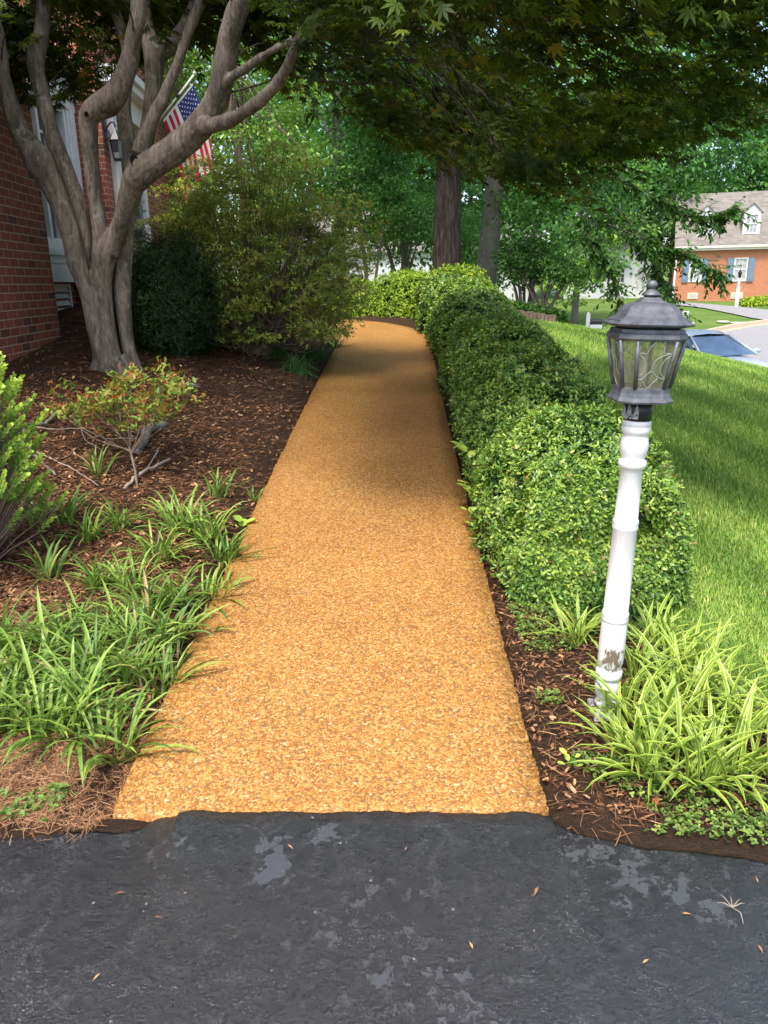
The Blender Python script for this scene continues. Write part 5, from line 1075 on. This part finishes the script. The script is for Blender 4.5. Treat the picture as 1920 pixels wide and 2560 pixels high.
# ------------------------------------------------------------------ boxwood at the left edge
bb_ = np.array([-2.06, 3.62, gz(-2.06, 3.62)]); bx_ = thing('boxwood_shrub', 'pale yellow-green boxwood shrub at the left edge of the photo', 'shrub', bb_)
Pp, A, N2, S2, R = [], [], [], [], []; mb = MB(); tips = []
d = rand_dirs(620); 
for v in d:
    if v[2] < -.55: continue
    s = 1+.2*vnoise(v[None], 3, 81)[0]; tip = np.array([0, 0, .66])+v*np.array([.47, .52, .66])*s*rng.uniform(.6, 1.0); ax = unit(v*np.array([1, 1, .4])+np.array([0, 0, .75])+rng.normal(size=3)*.2); ln = rng.uniform(.09, .16); s0 = tip-ax*ln; tips.append((s0, tip)); out_ = np.linalg.norm((tip-np.array([0, 0, .62]))/np.array([.4, .48, .56])); ref = unit(np.cross(ax, rng.normal(size=3))); b2 = np.cross(ax, ref); nn_ = 8
    for j in range(nn_):
        t_ = (j+.5)/nn_
        for sg in (-1, 1):
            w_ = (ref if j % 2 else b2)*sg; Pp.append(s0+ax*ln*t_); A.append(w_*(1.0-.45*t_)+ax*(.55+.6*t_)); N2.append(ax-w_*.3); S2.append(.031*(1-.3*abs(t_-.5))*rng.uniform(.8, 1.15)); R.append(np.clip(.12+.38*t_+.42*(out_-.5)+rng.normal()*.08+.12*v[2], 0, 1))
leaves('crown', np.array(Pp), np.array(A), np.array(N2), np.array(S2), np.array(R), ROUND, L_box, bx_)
for s0, tip in tips: mb.tube([(.02*s0[0], .02*s0[1], 0), tuple(s0*.55+np.array([0, 0, .02])), tuple(s0), tuple(tip)], [.006, .0045, .003, .0018], 4, caps=False)
mb.build('stem', B_twig, bx_)['kind'] = 'stuff'

# ------------------------------------------------------------------ low red-tipped azalea in front of the maple
rb_ = G(347, 1246); ra = thing('azalea_bush', 'low sparse azalea with green leaves and rusty red tips at the foot of the maple', 'bush', rb_)
cl_px = []
for (x0, y0, n_) in ((270, 985, 26), (210, 1000, 20), (150, 1005, 9), (330, 950, 26), (400, 940, 20), (440, 960, 13), (390, 1000, 18), (330, 1010, 14), (380, 1045, 12), (300, 1060, 5), (220, 1035, 6), (430, 1000, 6)):
    for _ in range(n_): cl_px.append((x0+rng.normal()*22, y0+14+rng.normal()*17, 5.1+rng.normal()*.25))
p = np.array([P(*q) for q in cl_px])-rb_; q = rosettes(p, np.tile([0, 0, 1.], (len(p), 1)), 9, .045, np.clip(rng.uniform(0, .62, len(p)), 0, 1), .9, .024); q2 = rosettes(p+np.array([0, 0, .018]), np.tile([0, 0, 1.], (len(p), 1)), 6, .026, np.clip(rng.uniform(.62, 1, len(p)), 0, 1), 1.6, .022)
leaves('crown', *[np.concatenate([a, b]) for a, b in zip(q, q2)], OVAL, L_red, ra)
mb = MB(); s1 = P(322, 1110, 4.95)-rb_; mb.tube([(0, 0, -.02), tuple(s1*.5+np.array([.01, 0, 0])), tuple(s1)], [.009, .008, .007], 6)
for i in range(0, len(p), 13):
    c = p[i]; s = s1*rng.uniform(.75, 1); m_ = (s+c)/2+rng.normal(size=3)*.03-np.array([0, 0, .02]); mb.tube(list(catmull([s, m_, c], 4)), list(np.linspace(.0045, .0018, 9)), 4, caps=False)
mb.build('stem', B_twig, ra)

# ------------------------------------------------------------------ fallen sticks and the exposed root
def on_bed(px, py, lift):
    p = G(px, py); return np.array([p[0], p[1], float(bed_z(p[0], p[1]))+lift])
Sc = 500/1659.
def stick(name, label, pts, r0, r1, mat, lift=0., group=None):
    q = catmull([on_bed(x*Sc, 850+y*Sc, r0*.7+lift+l_) for x, y, l_ in pts], 6); mb = MB(); mb.tube(list(q+rng.normal(size=q.shape)*.003), list(np.linspace(r0, r1, len(q))), 7); return tag(mb.build(name, mat), label, 'stick', group)
stick('fallen_branch', 'thickest crooked grey fallen branch curving across the mulch beside the boxwood', [(600, 640, 0), (480, 690, .03), (400, 770, .02), (290, 800, .03), (220, 850, .05), (240, 960, .02), (320, 1050, 0), (470, 1190, 0)], .013, .008, B_grey)
stick('twig', 'long thin pale twig running right from the crooked branch', [(230, 820, .04), (480, 830, .03), (680, 812, .02), (780, 830, .01), (900, 870, .01), (1060, 880, .02), (1180, 890, .01)], .0045, .002, B_pale)
stick('twig', 'short pale twig forking down off the long thin one', [(680, 815, .02), (720, 890, .01), (800, 945, .01), (900, 1000, .0)], .003, .0015, B_pale)
stick('twig', 'pale twig reaching down towards the grassy clumps', [(320, 1020, .02), (450, 1060, .01), (600, 1140, .01), (700, 1200, .01), (830, 1300, .02)], .005, .003, B_pale)
stick('twig', 'short upright pale twig crossing the one beside it, near the crooked branch', [(480, 1060, .01), (560, 1040, .01), (640, 975, .02)], .003, .0015, B_pale)
stick('fallen_branch', 'smooth tan broken stick lying across the foot of the low azalea', [(1420, 1075, .03), (1320, 1120, .03), (1220, 1175, .03), (1130, 1235, .02), (1040, 1305, .0)], .0105, .011, B_pale)
stick('twig', 'straight pale twig rising from the tan broken stick', [(1330, 1005, .05), (1280, 1080, .04), (1225, 1170, .03)], .005, .005, B_pale)
stick('exposed_root', 'stubby grey exposed root sticking out of the mulch', [(1360, 765, -.02), (1310, 800, .01), (1240, 860, .03), (1210, 910, .02), (1170, 950, .0), (1120, 995, -.03)], .038, .032, B_grey)
stick('exposed_root', 'short flat root end at the right of the maple trunk', [(1500, 420, -.01), (1580, 425, .0), (1660, 430, -.02)], .02, .02, B_grey)

# ------------------------------------------------------------------ liriope borders
M_l = [strap_mesh('liriope', n=50, L=.34, W=.0135, spread=.06, up_lo=.4, up_hi=1.42, droop=1.6, seed=200+i) for i in range(5)]
for m_ in M_l: m_.materials.append(L_lirio)
M_s = [strap_mesh('liriope_small', n=20, L=.22, W=.011, spread=.035, up_lo=.7, up_hi=1.45, droop=1.2, seed=220+i) for i in range(2)]
for m_ in M_s: m_.materials.append(L_lirio)
M_v = [strap_mesh('variegated_liriope', n=34, L=.36, W=.0155, spread=.06, up_lo=.5, up_hi=1.45, droop=1.45, seed=230+i) for i in range(4)]
for m_ in M_v: m_.materials.append(L_varieg)
M_d = [strap_mesh('mondo_grass', n=150, L=.27, W=.007, spread=.1, up_lo=.3, up_hi=1.4, droop=2.0, seed=240+i) for i in range(2)]
for m_ in M_d: m_.materials.append(L_mondo)
def clump(name, me, px, py, sc, label, cat, group=None):
    p = G(px, py); o = bpy.data.objects.new(name, me); COL.objects.link(o); o.location = (p[0], p[1], float(bed_z(p[0], p[1]))-.005); o.rotation_euler = (rng.normal()*.06, rng.normal()*.06, rng.uniform(0, 6.28)); o.scale = (sc,)*3; return tag(o, label, cat, group)
lb = 'green liriope clump in the dense border between the mulch and the path'
for (px, py) in [(300, 1345), (450, 1345), (520, 1370), (225, 1370), (560, 1410), (400, 1420), (535, 1490), (450, 1530), (370, 1570), (490, 1570), (420, 1630), (290, 1610), (200, 1600), (125, 1690), (30, 1670), (245, 1715), (330, 1735), (395, 1715), (100, 1800), (190, 1790), (25, 1810), (60, 1740), (150, 1650), (340, 1650), (330, 1500), (250, 1500), (-30, 1760), (60, 1850), (150, 1860), (215, 1840), (-20, 1870)]:
    clump('liriope', M_l[rng.integers(5)], px, py, rng.uniform(.72, 1.05), lb, 'liriope', 'liriope border left of the path')
clump('liriope', M_l[0], 285, 1885, 1.0, 'green liriope clump nearest the driveway with blades arching over the path corner', 'liriope', 'liriope border left of the path')
clump('liriope', M_s[0], 248, 1205, 1.25, 'upright green liriope tuft standing alone in the mulch below the sticks', 'liriope', 'lone liriope tufts')
clump('liriope', M_s[1], 545, 1265, 1.2, 'thin green liriope tuft alone in the mulch near the path edge', 'liriope', 'lone liriope tufts')
clump('liriope', M_s[0], 637, 1245, .7, 'smallest green liriope tuft at the very edge of the path', 'liriope', 'lone liriope tufts')
clump('liriope', M_s[1], 130, 1470, 1.25, 'open green liriope tuft between the boxwood and the dense border', 'liriope', 'lone liriope tufts')
clump('liriope', M_s[0], 95, 1330, 1.2, 'shaded green liriope tuft under the boxwood shrub', 'liriope', 'lone liriope tufts')
clump('liriope', M_s[1], 170, 1330, 1.3, 'shaded green liriope tuft just right of the boxwood shrub', 'liriope', 'lone liriope tufts')
lv_ = 'yellow-edged variegated liriope clump in the mass right of the lamp post'
for (px, py) in [(1575, 1890), (1650, 1850), (1705, 1780), (1600, 1720), (1690, 1690), (1770, 1750), (1745, 1880), (1830, 1830), (1630, 1950), (1730, 1965), (1820, 1950), (1900, 1930), (1640, 1640), (1555, 1800), (1925, 1840)]:
    clump('variegated_liriope', M_v[rng.integers(4)], px, py, rng.uniform(.8, 1.02), lv_, 'liriope', 'variegated liriope by the lamp post')
clump('variegated_liriope', M_v[1], 1440, 1620, .72, 'small yellow-edged liriope clump between the hedge end and the lamp post', 'liriope', 'variegated liriope by the lamp post')
for i, (px, py) in enumerate([(740, 940), (790, 905), (835, 870), (700, 905), (780, 850), (845, 835)]): clump('mondo_grass', M_d[i % 2], px, py, 1.25, 'dark green grassy clump under the right side of the big azalea beside the path', 'grass clump', 'dark grassy clumps beside the path')
# broad-leaved weeds
def broadleaf(name, label, px, py, n, size, hh, lm, lean_=0, big=0):
    p = G(px, py); b = np.array([p[0], p[1], float(bed_z(p[0], p[1]))]); t = thing(name, label, 'plant', b); Pp, A, N2, S2, R = [], [], [], [], []; mb = MB()
    for i in range(n):
        a = 6.28*i/n*1.62; z = hh*(i+1)/n; s = np.array([lean_*z, 0, z]); d = np.array([math.cos(a), math.sin(a), .35]); Pp.append(s+d*.02); A.append(d); N2.append(np.array([-d[0]*.4, -d[1]*.4, 1])); S2.append(size*rng.uniform(.7, 1.1)); R.append(rng.uniform(.5, 1))
    leaves('foliage', np.array(Pp), np.array(A), np.array(N2), np.array(S2), np.array(R), ROUND, lm, t); mb.tube([(0, 0, -.02), (lean_*hh*.5, 0, hh*.5), (lean_*hh, 0, hh)], [.004, .0035, .0025], 6); mb.build('stem', L_clover, t)
broadleaf('seedling', 'bright broad-leaved seedling at the left edge of the path', 606, 1318, 6, .085, .05, L_box)
broadleaf('vine_weed', 'tall bright broad-leaved weed climbing the left side of the hedge', 1185, 1285, 11, .10, .42, L_box, -.12)
broadleaf('vine_weed', 'low bright broad-leaved weed below the tall one at the left foot of the hedge', 1192, 1330, 8, .06, .14, L_box, -.3)
broadleaf('seedling', 'small bright green seedling in the bare soil near the path corner', 1425, 1940, 6, .03, .04, L_box)

# ------------------------------------------------------------------ clover, weeds, litter, lawn
def in_strip(n, xlo, xhi, ylo, yhi):
    x = rng.uniform(xlo, xhi, n); y = rng.uniform(ylo, yhi, n); return x, y
x, y = in_strip(22000, .5, 2.0, 1.7, 3.9); pdv = path_dist(x, y); cl_ = vnoise(np.stack([x, y, x*0], 1), 7, 91)
k_ = (pdv > .07) & (y > drive_edge(x)+.04) & (x < bed_right(y)+.16) & (cl_ > -.12-.2*np.clip(x-.75, 0, .6)+.5*np.clip(.16-pdv, 0, .16)/.16); x, y = x[k_], y[k_]; p = np.stack([x, y, np.array([bed_z(a, b) for a, b in zip(x, y)])+rng.uniform(.006, .035, len(x))], 1)
q = rosettes(p, np.tile([0, 0, 1.], (len(p), 1)), 3, .0115, rng.uniform(0, 1, len(p)), .3, .001); o = leaves('clover', *q, ROUND, L_clover); o['kind'] = 'stuff'
for lab, cx, cy, n_, s_ in (('left_weeds', 85, 2040, 60, 26), ('left_weeds', 160, 2010, 30, 14), ('left_weeds', 30, 2075, 30, 16)):
    pp = np.array([G(cx+rng.normal()*s_*1.3, cy+rng.normal()*s_*.6) for _ in range(n_)]); pp = pp[pp[:, 1] > drive_edge(pp[:, 0])+.02]; pp[:, 2] = [bed_z(a, b)+.012 for a, b in pp[:, :2]]
    q = rosettes(pp, np.tile([0, 0, 1.], (len(pp), 1)), 5, .016, rng.uniform(.1, .7, len(pp)), .5, .003); o = leaves('weed_patch', *q, ROUND, L_clover); o['kind'] = 'stuff'
# mulch shreds and straw
n_ = 110000; yy = 1.75*np.exp(rng.uniform(0, math.log(12/1.75), n_)); xx = -yy*rng.uniform(.0, .56, n_)-.3; bl = rng.uniform(size=n_) < .16; yy = np.where(bl, rng.uniform(1.85, 2.6, n_), yy); xx = np.where(bl, -rng.uniform(.7, 1.5, n_), xx); sel = rng.uniform(size=n_) < .07; xx = np.where(sel, rng.uniform(.5, 1.9, n_), xx); yy = np.where(sel, rng.uniform(1.9, 3.9, n_), yy)
pdv = path_dist(xx, yy); k_ = (pdv > .015) & (yy > drive_edge(xx)+.004-.05*(rng.uniform(size=n_) < .04)) & (xx < bed_right(yy)) & (xx > -6); xx, yy = xx[k_], yy[k_]; n_ = len(xx)
d_ = np.hypot(xx, yy); straw = (yy < 2.75) & (xx < 0); zz = bed_z(xx, yy)+rng.uniform(.0, .014, n_); a = rng.uniform(0, 6.28, n_); A = np.stack([np.cos(a), np.sin(a), rng.normal(size=n_)*.16+.05], 1); N2 = np.stack([rng.normal(size=n_)*.4, rng.normal(size=n_)*.4, np.ones(n_)], 1)
SH = (np.array([(0, -.018, 0), (0, .018, 0), (.5, .016, .05), (.5, -.022, .05), (1, .01, 0), (1, -.01, 0)]), [(0, 3, 2, 1), (3, 5, 4, 2)])
S2 = np.where(straw, rng.uniform(.012, .042, n_), rng.uniform(.02, .06, n_))*(1+.08*d_); R = np.where(straw, rng.uniform(.3, .86, n_), np.clip(rng.beta(1.5, 2.6, n_), 0, .9)); o = leaves('mulch_shreds', np.stack([xx, yy, zz], 1), A, N2, S2, R, SH, L_dry); o['kind'] = 'stuff'
n_ = 38000; yy = 2.3*np.exp(rng.uniform(0, math.log(11/2.3), n_)); xx = -yy*rng.uniform(0, .56, n_)-.3; sel = rng.uniform(size=n_) < .10; xx = np.where(sel, rng.uniform(.5, 1.5, n_), xx); yy = np.where(sel, rng.uniform(2., 3.9, n_), yy)
k_ = (path_dist(xx, yy) > .02) & (yy > drive_edge(xx)+.03) & (xx < bed_right(yy)) & (xx > -6) & (vnoise(np.stack([xx, yy, xx*0], 1), 4, 95) > -.5); xx, yy = xx[k_], yy[k_]; n_ = len(xx); a = rng.uniform(0, 6.28, n_)
CHIP = (np.array([(0, -.16, 0), (0, .2, .03), (.6, .24, .12), (1, .1, .02), (1, -.14, -.03), (.5, -.22, .05)]), [(0, 5, 2, 1), (5, 4, 3, 2)])
o = leaves('bark_chips', np.stack([xx, yy, bed_z(xx, yy)+rng.uniform(-.002, .012, n_)], 1), np.stack([np.cos(a), np.sin(a), rng.normal(size=n_)*.3], 1), np.stack([rng.normal(size=n_)*.5, rng.normal(size=n_)*.5, np.ones(n_)], 1), rng.uniform(.009, .03, n_)*(1+.04*np.hypot(xx, yy))*np.where(xx > 0, .75, 1), np.clip(rng.beta(1.6, 2.4, n_), 0, .93), CHIP, L_dry); o['kind'] = 'stuff'
n_ = 900; xx = rng.uniform(-4, 1.8, n_); yy = rng.uniform(2.0, 7.5, n_); k_ = (path_dist(xx, yy) > .03) & (yy > drive_edge(xx)+.03) & (xx < bed_right(yy)); xx, yy = xx[k_], yy[k_]; n_ = len(xx)
a = rng.uniform(0, 6.28, n_); o = leaves('leaf_litter', np.stack([xx, yy, bed_z(xx, yy)+.008], 1), np.stack([np.cos(a), np.sin(a), rng.normal(size=n_)*.2], 1), np.stack([rng.normal(size=n_)*.4, rng.normal(size=n_)*.4, np.ones(n_)], 1), rng.uniform(.02, .055, n_), rng.uniform(.3, 1, n_), OVAL, L_dry); o['kind'] = 'stuff'
n_ = 14; xx = np.array([-.62, -.7, -.3, .2, -.55, .05, .9, 1.0, -.2, -.75, .4, .6, -.4, .75]); yy = np.array([1.62, 1.45, 1.88, 1.5, 1.7, 1.86, 1.5, 1.72, 1.3, 1.7, 1.7, 1.45, 1.55, 1.6]); a = rng.uniform(0, 6.28, n_)
o = leaves('leaf_crumbs', np.stack([xx, yy, np.full(n_, .026)], 1), np.stack([np.cos(a), np.sin(a), np.zeros(n_)], 1), np.tile([0, 0, 1.], (n_, 1)), rng.uniform(.012, .035, n_), rng.uniform(.3, .95, n_), NARROW, L_dry); o['kind'] = 'stuff'
n_ = 46; yy = 2.1*np.exp(rng.uniform(0, math.log(11/2.1), n_)); xx = np.interp(yy, PC[:80, 1], PC[:80, 0])+np.where(rng.uniform(size=n_) < .7, rng.choice((-1, 1), n_)*rng.uniform(.5, .66, n_), rng.uniform(-.5, .5, n_)); a = rng.uniform(0, 6.28, n_)
o = leaves('path_leaf_crumbs', np.stack([xx, yy, g(xx, yy)+.026], 1), np.stack([np.cos(a), np.sin(a), rng.normal(size=n_)*.1], 1), np.stack([rng.normal(size=n_)*.2, rng.normal(size=n_)*.2, np.ones(n_)], 1), rng.uniform(.008, .026, n_), rng.uniform(0, .9, n_), NARROW, L_dry); o['kind'] = 'stuff'
tp = G(1828, 2292)[:2]; mb = MB()
for (dx_, dy_) in ((-.015, .05), (.012, .045), (.035, .03), (.04, .015), (-.03, .02)): mb.tube([(tp[0], tp[1], .03), (tp[0]+dx_*.6, tp[1]+dy_*.6, .034), (tp[0]+dx_, tp[1]+dy_, .028)], [.0014, .0012, .0008], 5)
mb.tube([(tp[0], tp[1], .03), (tp[0]+.012, tp[1]-.02, .032), (tp[0]+.006, tp[1]-.05, .027)], [.0014, .0014, .001], 5); tag(mb.build('grass_seedhead', B_pale), 'dry star-shaped grass seedhead lying on the black driveway', 'seedhead')
# lawn blades, denser near the camera
n_ = 430000; yy = 2.0*np.exp(rng.uniform(0, 1, n_)**.85*math.log(19/2.0)); xx = yy*rng.uniform(.02, .60, n_)+.2+np.where(rng.uniform(size=n_) < .16, rng.uniform(0, 3.2, n_), 0)
hr = np.interp(yy, HS[:, 1], HS[:, 0]+HS[:, 2]*.75, left=0); lim = np.where(yy < 3.4, bed_right(yy)-.02, np.where(yy < 14.8, hr, 3.7)); k_ = (xx > lim+.04*vnoise(np.stack([xx, yy, xx*0], 1), 9, 14)) & (yy > drive_edge(xx)+.05); xx, yy = xx[k_], yy[k_]; n_ = len(xx)
d_ = np.hypot(xx, yy); a = rng.uniform(0, 6.28, n_); lean = rng.uniform(.15, .9, n_); A = np.stack([np.cos(a)*lean, np.sin(a)*lean, np.ones(n_)], 1); N2 = np.stack([-np.cos(a), -np.sin(a), lean], 1)
GB = (np.array([(0, -.04, 0), (0, .04, 0), (.55, .035, .05), (.55, -.035, .05), (1, 0, -.16)]), [(0, 1, 2, 3), (3, 2, 4)])
pat = vnoise(np.stack([xx, yy, xx*0], 1), 1.6, 15); stripe = np.sin((xx*.99+yy*.16)*9.5); R = np.clip(.50+.12*pat+.15*np.clip(stripe*1.6, -1, 1)+rng.normal(size=n_)*.17, 0, .97); R = np.where(rng.uniform(size=n_) < .02, 1, R)
S2 = rng.uniform(.026, .046, n_)*(1+.05*d_); o = leaves('grass', np.stack([xx, yy, g(xx, yy)-.034], 1), A, N2, S2, R, GB, L_grass); o['kind'] = 'stuff'
